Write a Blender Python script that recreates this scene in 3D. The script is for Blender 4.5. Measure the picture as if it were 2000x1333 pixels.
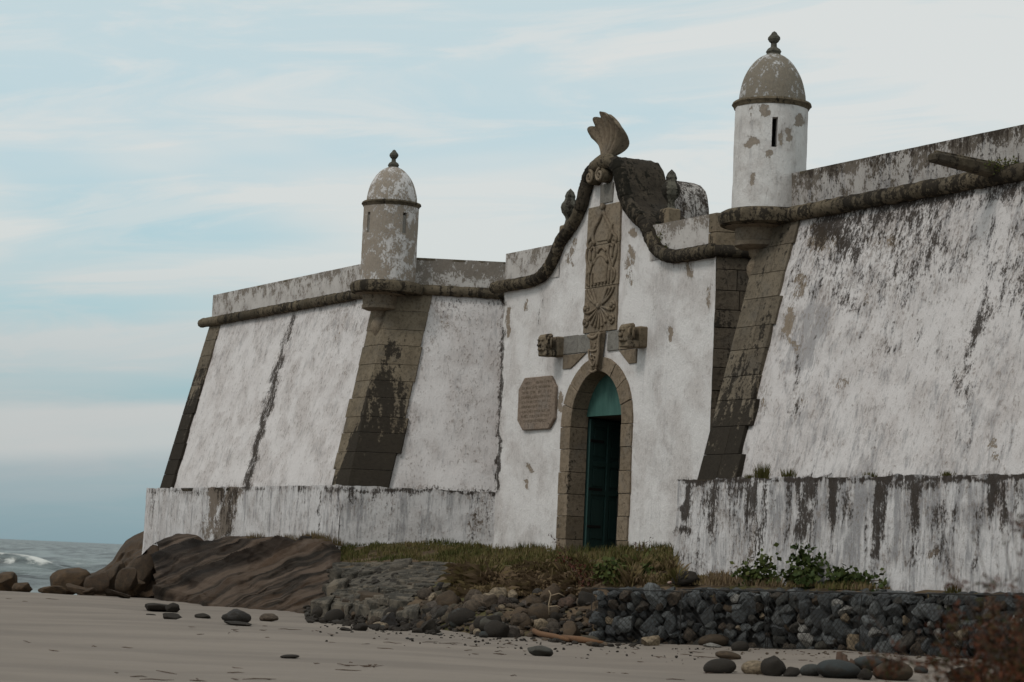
import bpy, bmesh, math, random
import numpy as np
from mathutils import Vector, Matrix, noise

random.seed(7); rng = np.random.default_rng(7)
for o in list(bpy.data.objects): bpy.data.objects.remove(o)
SC = bpy.context.scene; COL = SC.collection

# ------------------------------------------------------------------ camera
F = 4484.; ROLL = .0448; PITCH = math.atan((1097-666.5)/F); TH = math.radians(29.)
EYE = np.array([0, 0, 1.3])
_fw = np.array([0, math.cos(PITCH), math.sin(PITCH)]); _r0 = np.array([1., 0, 0]); _u0 = np.cross(_r0, _fw)
_rt = _r0*math.cos(ROLL)+_u0*math.sin(ROLL); _up = _u0*math.cos(ROLL)-_r0*math.sin(ROLL)
cd = bpy.data.cameras.new('camera'); cam = bpy.data.objects.new('camera', cd); COL.objects.link(cam)
cd.sensor_width = 22.3; cd.lens = 22.3*F/2000; cd.clip_start = .5; cd.clip_end = 60000
cam.matrix_world = Matrix(((_rt[0], _up[0], -_fw[0], EYE[0]), (_rt[1], _up[1], -_fw[1], EYE[1]), (_rt[2], _up[2], -_fw[2], EYE[2]), (0, 0, 0, 1)))
cd.dof.use_dof = True; cd.dof.focus_distance = 48; cd.dof.aperture_fstop = 2.2
SC.camera = cam

# ------------------------------------------------------------------ light
SUN_EL, SUN_AZ = 48, -128      # azimuth: direction towards the sun, degrees from +Y clockwise
w = bpy.data.worlds.new('World'); SC.world = w; w.use_nodes = True
nt = w.node_tree; nt.nodes.clear(); N = nt.nodes.new; L = nt.links.new
out = N('ShaderNodeOutputWorld'); sky = N('ShaderNodeTexSky'); sky.sky_type = 'NISHITA'; sky.sun_disc = False
sky.sun_elevation = math.radians(SUN_EL); sky.sun_rotation = math.radians(SUN_AZ); sky.air_density = 1.0; sky.dust_density = 1.5; sky.ozone_density = 2.5
b1 = N('ShaderNodeBackground'); b1.inputs[1].default_value = .085; L(sky.outputs[0], b1.inputs[0])
tc = N('ShaderNodeTexCoord'); sep = N('ShaderNodeSeparateXYZ'); L(tc.outputs['Generated'], sep.inputs[0])
def wm(op, a, b=None, c=None):
    n = N('ShaderNodeMath'); n.operation = op
    for i, x in enumerate((a, b, c)):
        if x is None: continue
        if isinstance(x, (int, float)): n.inputs[i].default_value = x
        else: L(x, n.inputs[i])
    return n.outputs[0]
# cloud layer: wisps drawn out along the horizon, slightly fanned
tilt = wm('ADD', wm('MULTIPLY', sep.outputs[2], 1.0), wm('MULTIPLY', sep.outputs[0], -.10))
cmb = N('ShaderNodeCombineXYZ'); L(wm('MULTIPLY', sep.outputs[0], 2.2), cmb.inputs[0]); L(wm('MULTIPLY', sep.outputs[1], 2.2), cmb.inputs[1]); L(wm('MULTIPLY', tilt, 14.), cmb.inputs[2])
def wn(scale, det, rough, dist=0.):
    n = N('ShaderNodeTexNoise'); n.inputs['Scale'].default_value = scale; n.inputs['Detail'].default_value = det; n.inputs['Roughness'].default_value = rough; n.inputs['Distortion'].default_value = dist
    L(cmb.outputs[0], n.inputs['Vector']); return n.outputs['Fac']
def wr(x, a, b, c=0., d=1.):
    n = N('ShaderNodeMapRange'); n.interpolation_type = 'SMOOTHSTEP'; L(x, n.inputs[0])
    for i, v in enumerate((a, b, c, d)): n.inputs[i+1].default_value = v
    return n.outputs[0]
mask = wm('ADD', wm('MULTIPLY', wr(wn(1.1, 4, .5, .4), .37, .63), .78), wm('MULTIPLY', wr(wn(3.4, 10, .64, .9), .43, .68), .42))
hi = wr(sep.outputs[2], .05, .22, -.04, .36)
cover = wm('MINIMUM', wm('ADD', wm('MULTIPLY', mask, 1.15), hi), 1.)
ramp = N('ShaderNodeValToRGB'); L(sep.outputs[2], ramp.inputs[0])
e = ramp.color_ramp.elements; e[0].position = 0.; e[0].color = (.24, .345, .385, 1); e[1].position = .26; e[1].color = (.50, .66, .71, 1)
m = e.new(.045); m.color = (.325, .46, .49, 1); m = e.new(.10); m.color = (.39, .59, .64, 1); m = e.new(.17); m.color = (.43, .635, .715, 1)
cl = N('ShaderNodeValToRGB'); L(sep.outputs[2], cl.inputs[0]); e = cl.color_ramp.elements
e[0].position = 0.; e[0].color = (.28, .36, .40, 1); e[1].position = .2; e[1].color = (.71, .735, .72, 1); m = e.new(.06); m.color = (.50, .545, .55, 1); m = e.new(.13); m.color = (.67, .705, .69, 1)
mx = N('ShaderNodeMix'); mx.data_type = 'RGBA'; L(cover, mx.inputs[0]); L(ramp.outputs[0], mx.inputs[6]); L(cl.outputs[0], mx.inputs[7])
bn_ = wm('MULTIPLY', wm('MULTIPLY', wr(tilt, .050, .060), wm('SUBTRACT', 1., wr(wm('ADD', tilt, wm('MULTIPLY', wn(1.3, 5, .55), .035)), .092, .100))), .62)
mw = N('ShaderNodeMix'); mw.data_type = 'RGBA'; L(bn_, mw.inputs[0]); L(mx.outputs[2], mw.inputs[6]); mw.inputs[7].default_value = (.60, .60, .585, 1); mx = mw
b2 = N('ShaderNodeBackground'); b2.inputs[1].default_value = 1.03; L(mx.outputs[2], b2.inputs[0])
ms = N('ShaderNodeMixShader'); ms.inputs[0].default_value = .93; L(b1.outputs[0], ms.inputs[1]); L(b2.outputs[0], ms.inputs[2]); L(ms.outputs[0], out.inputs[0])
sd = bpy.data.lights.new('sun', 'SUN'); sd.energy = 1.05; sd.angle = math.radians(16); sd.color = (1, .955, .90)
so = bpy.data.objects.new('sun', sd); COL.objects.link(so)
_a, _e = math.radians(SUN_AZ), math.radians(SUN_EL)
so.rotation_euler = Vector((-math.sin(_a)*math.cos(_e), -math.cos(_a)*math.cos(_e), -math.sin(_e))).to_track_quat('-Z', 'Y').to_euler()
SC.view_settings.view_transform = 'Standard'; SC.view_settings.look = 'None'; SC.view_settings.exposure = 0; SC.view_settings.gamma = 1

# ------------------------------------------------------------------ survey helpers: sight lines from the camera position onto the real planes
def proj(p):
    d = np.asarray(p, float)-EYE; z = d@_fw
    return 1000+F*(d@_rt)/z, 666.5-F*(d@_up)/z
def ray(x, y):
    d = _fw+_rt*(x-1000)/F-_up*(y-666.5)/F
    return d/d[1]
def atY(x, y, D): return EYE+ray(x, y)*D
S_, C_ = math.sin(TH), math.cos(TH); O_ = np.array([2.0, 51.1, 0]); U_ = np.array([S_, -C_, 0]); V_ = np.array([C_, S_, 0])
def L2W(x, y, z): return O_+U_*x+V_*y+np.array([0, 0, z])
def onplane(x, y, yl=0.):
    r = ray(x, y); t = (yl-(EYE-O_)@V_)/(r@V_); p = EYE+r*t-O_
    return float(p@U_), float(p@V_), float(p[2])
def sstep(x, a, b):
    t = np.clip((x-a)/(b-a), 0, 1); return t*t*(3-2*t)
def nz(x, y, z, s=1., seed=0.): return noise.noise(Vector((x*s+seed, y*s+seed*1.7, z*s-seed)))
def fbm(x, y, z, s=1., o=4, seed=0.):
    return sum(noise.noise(Vector((x*s*2**i+seed, y*s*2**i-seed, z*s*2**i+seed*.7)))*.55**i for i in range(o))

# ------------------------------------------------------------------ mesh helpers
def link(name, me, mat=None, parent=None, label=None, kind=None, cat=None, group=None):
    o = bpy.data.objects.new(name, me); COL.objects.link(o)
    if mat is not None and me is not None and not me.materials: me.materials.append(mat)
    if parent is not None: o.parent = parent
    if label: o['label'] = label
    if kind: o['kind'] = kind
    if cat: o['category'] = cat
    if group: o['group'] = group
    return o
def mk(name, vs, fs, mat, parent=None, smooth=False, **k):
    me = bpy.data.meshes.new(name); me.from_pydata([tuple(map(float, v)) for v in vs], [], fs); me.update()
    if smooth: me.polygons.foreach_set('use_smooth', [True]*len(me.polygons))
    return link(name, me, mat, parent, **k)
def attr(o, name, vals):
    a = o.data.attributes.new(name, 'FLOAT', 'POINT'); a.data.foreach_set('value', np.asarray(vals, dtype=np.float32))
def gridfaces(nu, nv, off=0): return [(off+i*nv+j, off+(i+1)*nv+j, off+(i+1)*nv+j+1, off+i*nv+j+1) for i in range(nu-1) for j in range(nv-1)]
def prism(name, bot, top, mat, parent=None, bev=.012, **k):
    """solid between two polygons with the same number of corners"""
    n = len(bot); bm = bmesh.new(); a = [bm.verts.new(tuple(map(float, p))) for p in bot]; b = [bm.verts.new(tuple(map(float, p))) for p in top]
    bm.faces.new(a[::-1]); bm.faces.new(b)
    for i in range(n): bm.faces.new((a[i], a[(i+1) % n], b[(i+1) % n], b[i]))
    bmesh.ops.recalc_face_normals(bm, faces=bm.faces)
    if bev: bmesh.ops.bevel(bm, geom=list(bm.edges), offset=bev, segments=1, affect='EDGES')
    me = bpy.data.meshes.new(name); bm.to_mesh(me); bm.free()
    return link(name, me, mat, parent, **k)
def box(name, x0, x1, y0, y1, z0, z1, mat, parent=None, bev=.012, **k):
    return prism(name, [(x0, y0, z0), (x1, y0, z0), (x1, y1, z0), (x0, y1, z0)], [(x0, y0, z1), (x1, y0, z1), (x1, y1, z1), (x0, y1, z1)], mat, parent, bev, **k)
def tube_data(path, rad, n=8, cap=True, off=0, jit=0.):
    P = [Vector(p) for p in path]; R = rad if hasattr(rad, '__len__') else [rad]*len(P); vs = []; fs = []
    ref = None
    for i, p in enumerate(P):
        t = (P[min(i+1, len(P)-1)]-P[max(i-1, 0)]).normalized()
        if ref is None: ref = Vector((0, 0, 1)) if abs(t.z) < .9 else Vector((1, 0, 0))
        a = t.cross(ref).normalized(); b = a.cross(t).normalized(); ref = b
        for q in range(n):
            an = 2*math.pi*q/n; r = R[i]*(1+jit*(random.random()-.5)); vs.append(p+a*math.cos(an)*r+b*math.sin(an)*r)
    for i in range(len(P)-1):
        for q in range(n): fs.append((off+i*n+q, off+i*n+(q+1) % n, off+(i+1)*n+(q+1) % n, off+(i+1)*n+q))
    if cap: fs += [tuple(off+q for q in range(n))[::-1], tuple(off+(len(P)-1)*n+q for q in range(n))]
    return vs, fs
def tubes(name, paths, mat, parent=None, n=6, smooth=True, **k):
    vs = []; fs = []
    for pa, r in paths:
        v, f = tube_data(pa, r, n, off=len(vs)); vs += v; fs += f
    return mk(name, vs, fs, mat, parent, smooth, **k)
def lathe(name, prof, cx, cy, mat, parent=None, n=32, smooth=True, jit=0., **k):
    vs = []; fs = []; m_ = len(prof)
    for i in range(n):
        a = 2*math.pi*i/n
        for (r, z) in prof:
            rr = r*(1+jit*nz(math.cos(a)*r, math.sin(a)*r, z, 3.)); vs.append((cx+rr*math.cos(a), cy+rr*math.sin(a), z))
    for i in range(n):
        j = (i+1) % n
        for q in range(m_-1): fs.append((i*m_+q, j*m_+q, j*m_+q+1, i*m_+q+1))
    o = mk(name, vs, fs, mat, parent, False, **k)
    if smooth:
        o.data.polygons.foreach_set('use_smooth', [True]*len(o.data.polygons)); o.data.update()
        try: o.data.set_sharp_from_angle(angle=math.radians(38))
        except Exception: pass
    return o

# ------------------------------------------------------------------ materials
class NT:
    def __init__(s, name, rough=.9, spec=.25):
        s.m = bpy.data.materials.new(name); s.m.use_nodes = True; s.t = s.m.node_tree; s.b = s.t.nodes['Principled BSDF']
        s.b.inputs['Roughness'].default_value = rough; s.b.inputs['Specular IOR Level'].default_value = spec
        s.tc = s.t.nodes.new('ShaderNodeTexCoord')
    def put(s, sock, v):
        if isinstance(v, (int, float)): sock.default_value = v
        elif isinstance(v, tuple): sock.default_value = (*v, 1) if len(v) == 3 and sock.type == 'RGBA' else v
        else: s.t.links.new(v, sock)
    def vec(s, sc=(1, 1, 1), loc=(0, 0, 0), src=None, rot=(0, 0, 0)):
        n = s.t.nodes.new('ShaderNodeMapping'); n.inputs['Scale'].default_value = sc; n.inputs['Location'].default_value = loc; n.inputs['Rotation'].default_value = rot
        s.t.links.new(src or s.tc.outputs['Object'], n.inputs[0]); return n.outputs[0]
    def noise(s, scale, det=6, rough=.6, v=None, dist=0., col=False):
        n = s.t.nodes.new('ShaderNodeTexNoise'); n.inputs['Scale'].default_value = scale; n.inputs['Detail'].default_value = det
        n.inputs['Roughness'].default_value = rough; n.inputs['Distortion'].default_value = dist
        s.t.links.new(v if v is not None else s.tc.outputs['Object'], n.inputs['Vector']); return n.outputs['Color' if col else 'Fac']
    def vor(s, scale, v=None, feat='F1', out='Distance'):
        n = s.t.nodes.new('ShaderNodeTexVoronoi'); n.feature = feat; n.inputs['Scale'].default_value = scale
        s.t.links.new(v if v is not None else s.tc.outputs['Object'], n.inputs['Vector']); return n.outputs[out]
    def mth(s, op, a, b=None):
        n = s.t.nodes.new('ShaderNodeMath'); n.operation = op; s.put(n.inputs[0], a)
        if b is not None: s.put(n.inputs[1], b)
        return n.outputs[0]
    def sum(s, *tw):
        r = None
        for x, k in tw:
            y = s.mth('MULTIPLY', x, k); r = y if r is None else s.mth('ADD', r, y)
        return r
    def rng(s, x, a, b, c=0., d=1.):
        n = s.t.nodes.new('ShaderNodeMapRange'); n.interpolation_type = 'SMOOTHSTEP'; s.put(n.inputs[0], x)
        for i, v in enumerate((a, b, c, d)): n.inputs[i+1].default_value = v
        return n.outputs[0]
    def mix(s, f, a, b):
        n = s.t.nodes.new('ShaderNodeMix'); n.data_type = 'RGBA'; s.put(n.inputs[0], f); s.put(n.inputs[6], a); s.put(n.inputs[7], b); return n.outputs[2]
    def attr(s, name, obj=False):
        n = s.t.nodes.new('ShaderNodeAttribute'); n.attribute_name = name; n.attribute_type = 'OBJECT' if obj else 'GEOMETRY'; return n.outputs['Fac']
    def rnd(s): return s.t.nodes.new('ShaderNodeObjectInfo').outputs['Random']
    def col(s, c): s.put(s.b.inputs['Base Color'], c)
    def bump(s, h, st=.5, d=.02):
        n = s.t.nodes.new('ShaderNodeBump'); n.inputs['Strength'].default_value = st; n.inputs['Distance'].default_value = d; s.put(n.inputs['Height'], h)
        s.t.links.new(n.outputs[0], s.b.inputs['Normal'])

WHITE = (.645, .607, .59); TANC = (.235, .185, .135); DARK = (.028, .022, .018)
def plaster(name, white=WHITE, tan=TANC, dark=DARK, t0=.86, d0=.88, grey=.5, seed=0., pit=.5, fs=1.):
    t = NT(name, 1., .04); o = (seed, seed*.7, seed*.3)
    S = t.noise(5.5, 8, .66, t.vec((1, 1, .12), o)); S2 = t.noise(17, 7, .66, t.vec((1, 1, .16), o))
    B = t.noise(1.2*fs, 9, .62, t.vec(loc=o), .4); Fn = t.noise(5.*fs, 10, .72, t.vec((1, 1, .75), o), .5); fi = t.noise(26, 7, .75, t.vec((1, 1, .6), o)); P = t.noise(15, 9, .76, t.vec((1, 1, .5), (seed+3, 1, 2)), .3)
    def con(x, k=3.): return t.mth('ADD', t.mth('MULTIPLY', t.mth('SUBTRACT', x, .5), k), .5)
    c = t.mix(t.rng(con(B), .2, .9), white, tuple(x*k for x, k in zip(white, (.84, .82, .81))))
    gm = t.mth('ADD', con(t.sum((S, .45), (S2, .35), (B, .2))), t.mth('MULTIPLY', t.attr('grey'), .3)); c = t.mix(t.rng(gm, .52, .92, 0., grey), c, (.23, .225, .23))
    pm = t.mth('ADD', con(t.sum((P, .6), (fi, .25), (B, .15))), t.mth('MULTIPLY', t.mth('ADD', t.attr('tan'), t.attr('dark')), .10)); c = t.mix(t.rng(pm, .57, .76, 0, pit), c, (.225, .19, .165))
    tm = t.rng(t.mth('ADD', con(t.sum((B, .35), (Fn, .35), (fi, .30))), t.mth('MULTIPLY', t.attr('tan'), .42)), t0, t0+.05)
    c = t.mix(t.mth('MULTIPLY', tm, .9), c, t.mix(con(fi), tuple(x*.78 for x in tan), tuple(x*1.2 for x in tan)))
    dm = t.rng(t.mth('ADD', con(t.sum((S, .25), (S2, .17), (Fn, .25), (fi, .33)), 5.2), t.mth('MULTIPLY', t.attr('dark'), .45)), d0+.04, d0+.38, 0, .92)
    c = t.mix(dm, c, t.mix(con(Fn), dark, tuple(x*1.7 for x in dark)))
    t.col(c); t.bump(t.sum((fi, .45), (Fn, .6), (P, .5), (tm, -.22), (dm, .05)), .8, .045); return t.m
def stone(name, c1, c2, dark=.3, white=.0, moss=None, zg=None, colx=False):
    t = NT(name, .97, .05); ob = t.rnd()
    off = t.t.nodes.new('ShaderNodeVectorMath'); off.operation = 'ADD'; t.t.links.new(t.tc.outputs['Object'], off.inputs[0])
    cb = t.t.nodes.new('ShaderNodeCombineXYZ'); t.put(cb.inputs[0], t.mth('MULTIPLY', ob, 37.)); t.put(cb.inputs[2], t.mth('MULTIPLY', ob, 11.)); t.t.links.new(cb.outputs[0], off.inputs[1])
    v = off.outputs[0]
    def con(x, k=3.): return t.mth('ADD', t.mth('MULTIPLY', t.mth('SUBTRACT', x, .5), k), .5)
    n1 = t.noise(2.2, 9, .68, v, .4); n2 = t.noise(13, 8, .74, v); st = t.noise(5, 8, .64, t.vec((1, 1, .10))); g_ = t.noise(1.7, 6, .6)
    c = t.mix(t.rng(t.sum((con(n1), .55), (ob, .45)), .15, .85), c1, c2); c = t.mix(t.rng(con(g_), .4, 1.1, 0, .3), c, tuple(sum(c1)/3*k for k in (1.02, 1., .96)))
    c = t.mix(t.rng(con(n2), .4, .9, 0, .55), c, tuple(x*.42 for x in c1))
    if white: c = t.mix(t.rng(con(t.sum((st, .5), (n1, .25), (n2, .25))), .82, .9, 0, white), c, (.42, .40, .38))
    q = t.mth('ADD', con(t.sum((st, .50), (n1, .15), (n2, .35)), 4.5), t.mth('MULTIPLY', t.attr('stain', True), .40))
    if zg:
        sp_ = t.t.nodes.new('ShaderNodeSeparateXYZ'); t.t.links.new(t.tc.outputs['Object'], sp_.inputs[0]); q = t.mth('ADD', q, t.rng(sp_.outputs[2], zg[1], zg[0], 0, zg[2]))
    if colx:   # the long run of black algae below the left turret, widening downwards
        zc = t.rng(sp_.outputs[2], 6.5, 3.0); dx = t.mth('ADD', t.mth('ADD', sp_.outputs[0], 6.28), t.mth('MULTIPLY', t.mth('SUBTRACT', sp_.outputs[2], 2.94), .155)); wv = t.mth('MULTIPLY', t.mth('SUBTRACT', t.noise(1.6, 5, .6, t.vec((1.5, 1.5, .6))), .5), .5)
        hw = t.mth('ADD', t.mth('MULTIPLY', zc, .62), .10); e_ = t.mth('SUBTRACT', hw, t.mth('ABSOLUTE', t.mth('ADD', dx, wv))); q = t.mth('ADD', q, t.mth('MULTIPLY', t.mth('MULTIPLY', t.rng(e_, -.12, .16), t.rng(sp_.outputs[2], 6.75, 6.35)), .66))
    dk = t.rng(q, .92-dark*.35, 1.12-dark*.35, 0, .9)
    c = t.mix(dk, c, moss or (.026, .022, .018))
    t.col(c); t.bump(t.sum((n2, .9), (n1, .7)), .8, .035); return t.m
M = {}
M['wall'] = plaster('bastion_plaster', pit=.7); M['flank'] = plaster('flank_plaster', seed=3.1, pit=.72)
M['portal'] = plaster('portal_plaster', (.71, .68, .66), d0=.95, t0=.84, grey=.17, seed=8., pit=.3)
M['rbast'] = plaster('right_bastion_plaster', (.625, .588, .572), d0=.80, t0=.84, grey=.62, seed=5., pit=.62)
M['plinth'] = plaster('plinth_plaster', (.62, .595, .585), tan=(.17, .135, .105), d0=.82, t0=.84, grey=.75, seed=12., pit=.65)
M['parapet'] = plaster('parapet_plaster', (.52, .485, .455), tan=(.195, .165, .135), d0=.86, t0=.60, grey=.6, seed=17., fs=1.9)
M['parapet2'] = plaster('parapet_plaster_dark', (.42, .39, .365), tan=(.13, .108, .086), d0=.64, t0=.58, grey=.7, seed=21., fs=1.9)
M['towerL'] = plaster('turret_plaster_bare', (.60, .57, .55), tan=(.275, .228, .18), d0=1.05, t0=.46, grey=.3, seed=25., fs=1.9)
M['towerR'] = plaster('turret_plaster_white', (.66, .635, .61), tan=(.25, .205, .16), d0=1.05, t0=.80, grey=.35, seed=29., pit=.3, fs=1.9)
M['domeR'] = plaster('dome_plaster', (.50, .485, .47), tan=(.19, .16, .12), d0=.95, t0=.42, grey=.4, seed=33., fs=1.9)
M['quoin'] = stone('quoin_stone', (.115, .094, .07), (.185, .152, .112), .45, .35, zg=(3.0, 7.0, .60))
M['quoinL'] = stone('left_quoin_stone', (.13, .104, .074), (.205, .166, .118), .15, .35, zg=(3.0, 4.8, .45), colx=True)
M['trim'] = stone('trim_stone', (.16, .125, .085), (.23, .18, .125), .2, .0)
M['quoin_dark'] = stone('return_stone', (.07, .056, .042), (.115, .093, .07), .75, .0)  # darker variant of the quoin stone
M['cordon'] = stone('cordon_stone', (.075, .061, .043), (.16, .128, .088), .72)
M['mossy'] = stone('mossy_stone', (.045, .037, .029), (.085, .068, .05), .95, .0, (.014, .013, .010))
M['carved'] = stone('carved_stone', (.195, .152, .108), (.255, .205, .15), .05)
M['plaque'] = stone('plaque_stone', (.235, .18, .14), (.28, .22, .175), .05)
M['finial'] = stone('finial_stone', (.085, .08, .065), (.13, .12, .095), .45)
M['arch'] = stone('arch_stone', (.185, .143, .10), (.255, .20, .145), .1, .35)
M['grey_slab'] = stone('grey_slab', (.185, .17, .15), (.23, .215, .19), .1)
t = NT('door_paint', .6, .3); n_ = t.noise(4, 6, .6, t.vec((3, 3, .4))); t.col(t.mix(n_, (.026, .062, .055), (.042, .095, .085))); t.bump(n_, .3, .01); M['door'] = t.m
t = NT('tympanum_paint', .7, .3); n_ = t.noise(3, 8, .65, t.vec((2, 2, .5))); t.col(t.mix(t.rng(n_, .3, .7), (.03, .085, .072), (.055, .13, .108))); M['teal'] = t.m
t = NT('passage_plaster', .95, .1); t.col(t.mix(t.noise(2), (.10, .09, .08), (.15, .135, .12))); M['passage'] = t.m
t = NT('dark_iron', .7, .3); t.col((.02, .018, .016)); M['iron'] = t.m
t = NT('moss', 1., .1); n_ = t.noise(20, 4); t.col(t.mix(n_, (.010, .012, .006), (.035, .038, .015))); M['moss'] = t.m

t = NT('beach_sand', 1., .1); a_ = t.noise(.35, 8, .6, t.vec((.5, 1.6, 1))); b_ = t.noise(3., 8, .65, t.vec((.7, 2.5, 1))); f_ = t.noise(60, 4, .7)
c_ = t.mix(t.rng(a_, .3, .7), (.235, .200, .168), (.18, .153, .13)); c_ = t.mix(t.rng(b_, .45, .75, 0, .35), c_, (.20, .175, .155)); c_ = t.mix(t.rng(f_, .55, .75, 0, .25), c_, (.16, .14, .12))
t.col(c_); t.bump(t.sum((b_, 1.), (f_, .12)), .35, .05); M['sand'] = t.m
t = NT('sea_water', .3, .35); fm = t.attr('foam'); nf = t.noise(.9, 8, .65, t.vec((.5, 1, 1))); nb = t.noise(1., 7, .62, t.vec((.22, .075, 1))); nf = t.noise(1., 8, .7, t.vec((.5, .16, 1)))
foam = t.rng(t.sum((t.rng(nf, .32, .68), .38), (fm, .55)), .44, .66); t.col(t.mix(foam, t.mix(t.rng(nb, .36, .62), (.012, .020, .020), (.15, .18, .175)), (.60, .60, .56)))  # light and dark of the wave slopes painted into the water colour
t.put(t.b.inputs['Roughness'], t.sum((foam, .7), (foam, 0.))); t.put(t.b.inputs['Roughness'], t.mth('ADD', t.mth('MULTIPLY', foam, .5), .42)); t.bump(nb, 1., 1.2); M['sea'] = t.m
t = NT('earth', 1., .1); n_ = t.noise(3, 9, .7); n2 = t.noise(.7, 5)
c_ = t.mix(t.rng(n_, .35, .65), (.075, .052, .034), (.14, .10, .065)); c_ = t.mix(t.rng(t.sum((n2, .6), (n_, .4)), .48, .58, 0, .7), c_, (.062, .066, .022)); t.col(c_); t.bump(n_, 1., .06); M['earth'] = t.m
def rockmat(name, cs, seed=0, bumpy=1., sc=3.):
    t = NT(name, .85, .12); ob = t.rnd(); n1 = t.noise(sc, 8, .65, t.vec(loc=(seed, 0, 0)), .5); n2 = t.noise(sc*7, 6, .7, t.vec(loc=(0, seed, 0)))
    r = t.t.nodes.new('ShaderNodeValToRGB'); t.put(r.inputs[0], ob); e = r.color_ramp.elements; e[0].color = (*cs[0], 1); e[0].position = 0; e[1].color = (*cs[-1], 1); e[1].position = 1
    for i, c in enumerate(cs[1:-1]): q = e.new((i+1)/(len(cs)-1)); q.color = (*c, 1)
    c = t.mix(t.rng(n1, .35, .68, 0, .75), r.outputs[0], (.035, .028, .022)); c = t.mix(t.rng(n2, .55, .75, 0, .25), c, (.20, .18, .155))
    t.col(c); t.bump(t.sum((n1, .7), (n2, .5)), bumpy, .04); return t.m
M['rock_rubble'] = rockmat('rubble_rock', [(.10, .072, .05), (.06, .056, .05), (.17, .125, .088), (.05, .05, .05), (.12, .078, .058), (.13, .122, .11)])
M['rock_smooth'] = rockmat('smooth_rock', [(.062, .058, .045), (.085, .068, .046), (.055, .06, .058)], 4, .35, 1.2)
M['rock_slate'] = rockmat('slate_grey_rock', [(.036, .041, .042), (.048, .052, .05)], 5, .3, 1.2)
M['rock_dark'] = rockmat('dark_rock', [(.03, .026, .022), (.042, .036, .03)], 6, .8)
M['rock_brown'] = rockmat('brown_rock', [(.06, .044, .03), (.09, .062, .04)], 7, .6, 1.5)
M['rock_tan'] = rockmat('tan_rock', [(.25, .19, .125), (.30, .24, .17)], 8, .6)
M['rock_pale'] = rockmat('pale_rock', [(.27, .26, .24), (.33, .31, .28)], 9, .8)
M['rock_gabion'] = rockmat('gabion_rock', [(.08, .088, .09), (.12, .127, .13), (.04, .044, .046), (.20, .21, .21), (.07, .072, .068), (.115, .088, .066)], 10, .9, 5.)
M['rock_tan2'] = rockmat('brown_rubble', [(.095, .07, .05), (.12, .088, .06)], 14, .9, 4.)
M['rock_gab2'] = rockmat('grey_rubble', [(.07, .075, .078), (.09, .095, .10)], 15, .9, 4.)
M['rock_shore'] = rockmat('shore_rock', [(.06, .04, .027), (.105, .068, .04), (.045, .035, .028)], 11, 1., 2.2)
t = NT('outcrop_rock', .9, .10); at = t.t.nodes.new('ShaderNodeAttribute'); at.attribute_name = 'strata'; v = at.outputs['Vector']
def con(x, k=3.): return t.mth('ADD', t.mth('MULTIPLY', t.mth('SUBTRACT', x, .5), k), .5)
a_ = con(t.noise(1.0, 9, .62, t.vec((.55, 2.6, 1), src=v), .9)); b_ = con(t.noise(1.0, 7, .6, t.vec((.8, 1.3, 1), (5, 3, 0), src=v), .8)); d_ = con(t.noise(1.0, 9, .74, t.vec((4., 13, 1), (2, 7, 0), src=v), .9)); f_ = con(t.noise(22, 8, .75))
c_ = t.mix(t.rng(a_, .1, .75), (.036, .029, .023), (.15, .108, .08)); c_ = t.mix(t.rng(b_, .5, 1.0, 0, .75), c_, (.095, .058, .036)); c_ = t.mix(t.rng(t.sum((a_, .5), (b_, -.2), (d_, .5)), .55, .95, 0, .6), c_, (.255, .20, .165))
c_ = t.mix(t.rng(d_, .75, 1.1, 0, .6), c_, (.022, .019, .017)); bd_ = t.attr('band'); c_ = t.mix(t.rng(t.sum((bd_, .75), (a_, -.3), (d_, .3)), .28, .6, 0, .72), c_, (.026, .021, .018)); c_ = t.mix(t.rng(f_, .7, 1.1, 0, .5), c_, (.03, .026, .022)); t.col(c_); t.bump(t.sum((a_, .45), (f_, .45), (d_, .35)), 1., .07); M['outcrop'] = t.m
t = NT('ramp_stone', .95, .08); ob = t.rnd(); a_ = t.noise(3.5, 9, .7); f_ = t.noise(16, 7, .7)
c_ = t.mix(ob, (.085, .075, .062), (.16, .132, .10)); c_ = t.mix(t.rng(a_, .42, .58, 0, .85), c_, (.035, .033, .028)); c_ = t.mix(t.rng(f_, .52, .7, 0, .5), c_, (.22, .20, .17)); t.col(c_); t.bump(t.sum((a_, 1.), (f_, .5)), .8, .04); M['ramp'] = t.m
def leafmat(name, cs, tr=.25):
    t = NT(name, .7, .12); h = t.attr('tint'); r = t.t.nodes.new('ShaderNodeValToRGB'); t.put(r.inputs[0], h); e = r.color_ramp.elements
    e[0].color = (*cs[0], 1); e[1].color = (*cs[-1], 1)
    for i, c in enumerate(cs[1:-1]): q = e.new((i+1)/(len(cs)-1)); q.color = (*c, 1)
    t.col(r.outputs[0]); return t.m
M['grass'] = leafmat('grass', [(.05, .058, .016), (.09, .083, .025), (.15, .11, .05), (.16, .11, .066)])
M['leaf'] = leafmat('plant_leaf', [(.022, .034, .010), (.042, .058, .016), (.07, .075, .02), (.10, .055, .025)])
M['leaf_red'] = leafmat('reddish_leaf', [(.05, .018, .014), (.09, .03, .018), (.05, .045, .015)])
M['leaf_fore'] = leafmat('foreground_leaf', [(.035, .012, .008), (.11, .035, .015), (.06, .028, .012), (.035, .04, .012)])
t = NT('bark', .9, .2); t.col(t.mix(t.noise(12), (.05, .03, .022), (.10, .065, .045))); M['bark'] = t.m
t = NT('driftwood', .9, .2); t.col(t.mix(t.noise(9, 7, .7, t.vec((1, 4, 4))), (.09, .045, .022), (.20, .11, .06))); M['drift'] = t.m
t = NT('bleached_wood', .9, .2); t.col(t.mix(t.noise(12), (.26, .19, .12), (.34, .27, .19))); M['bleach'] = t.m
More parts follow.
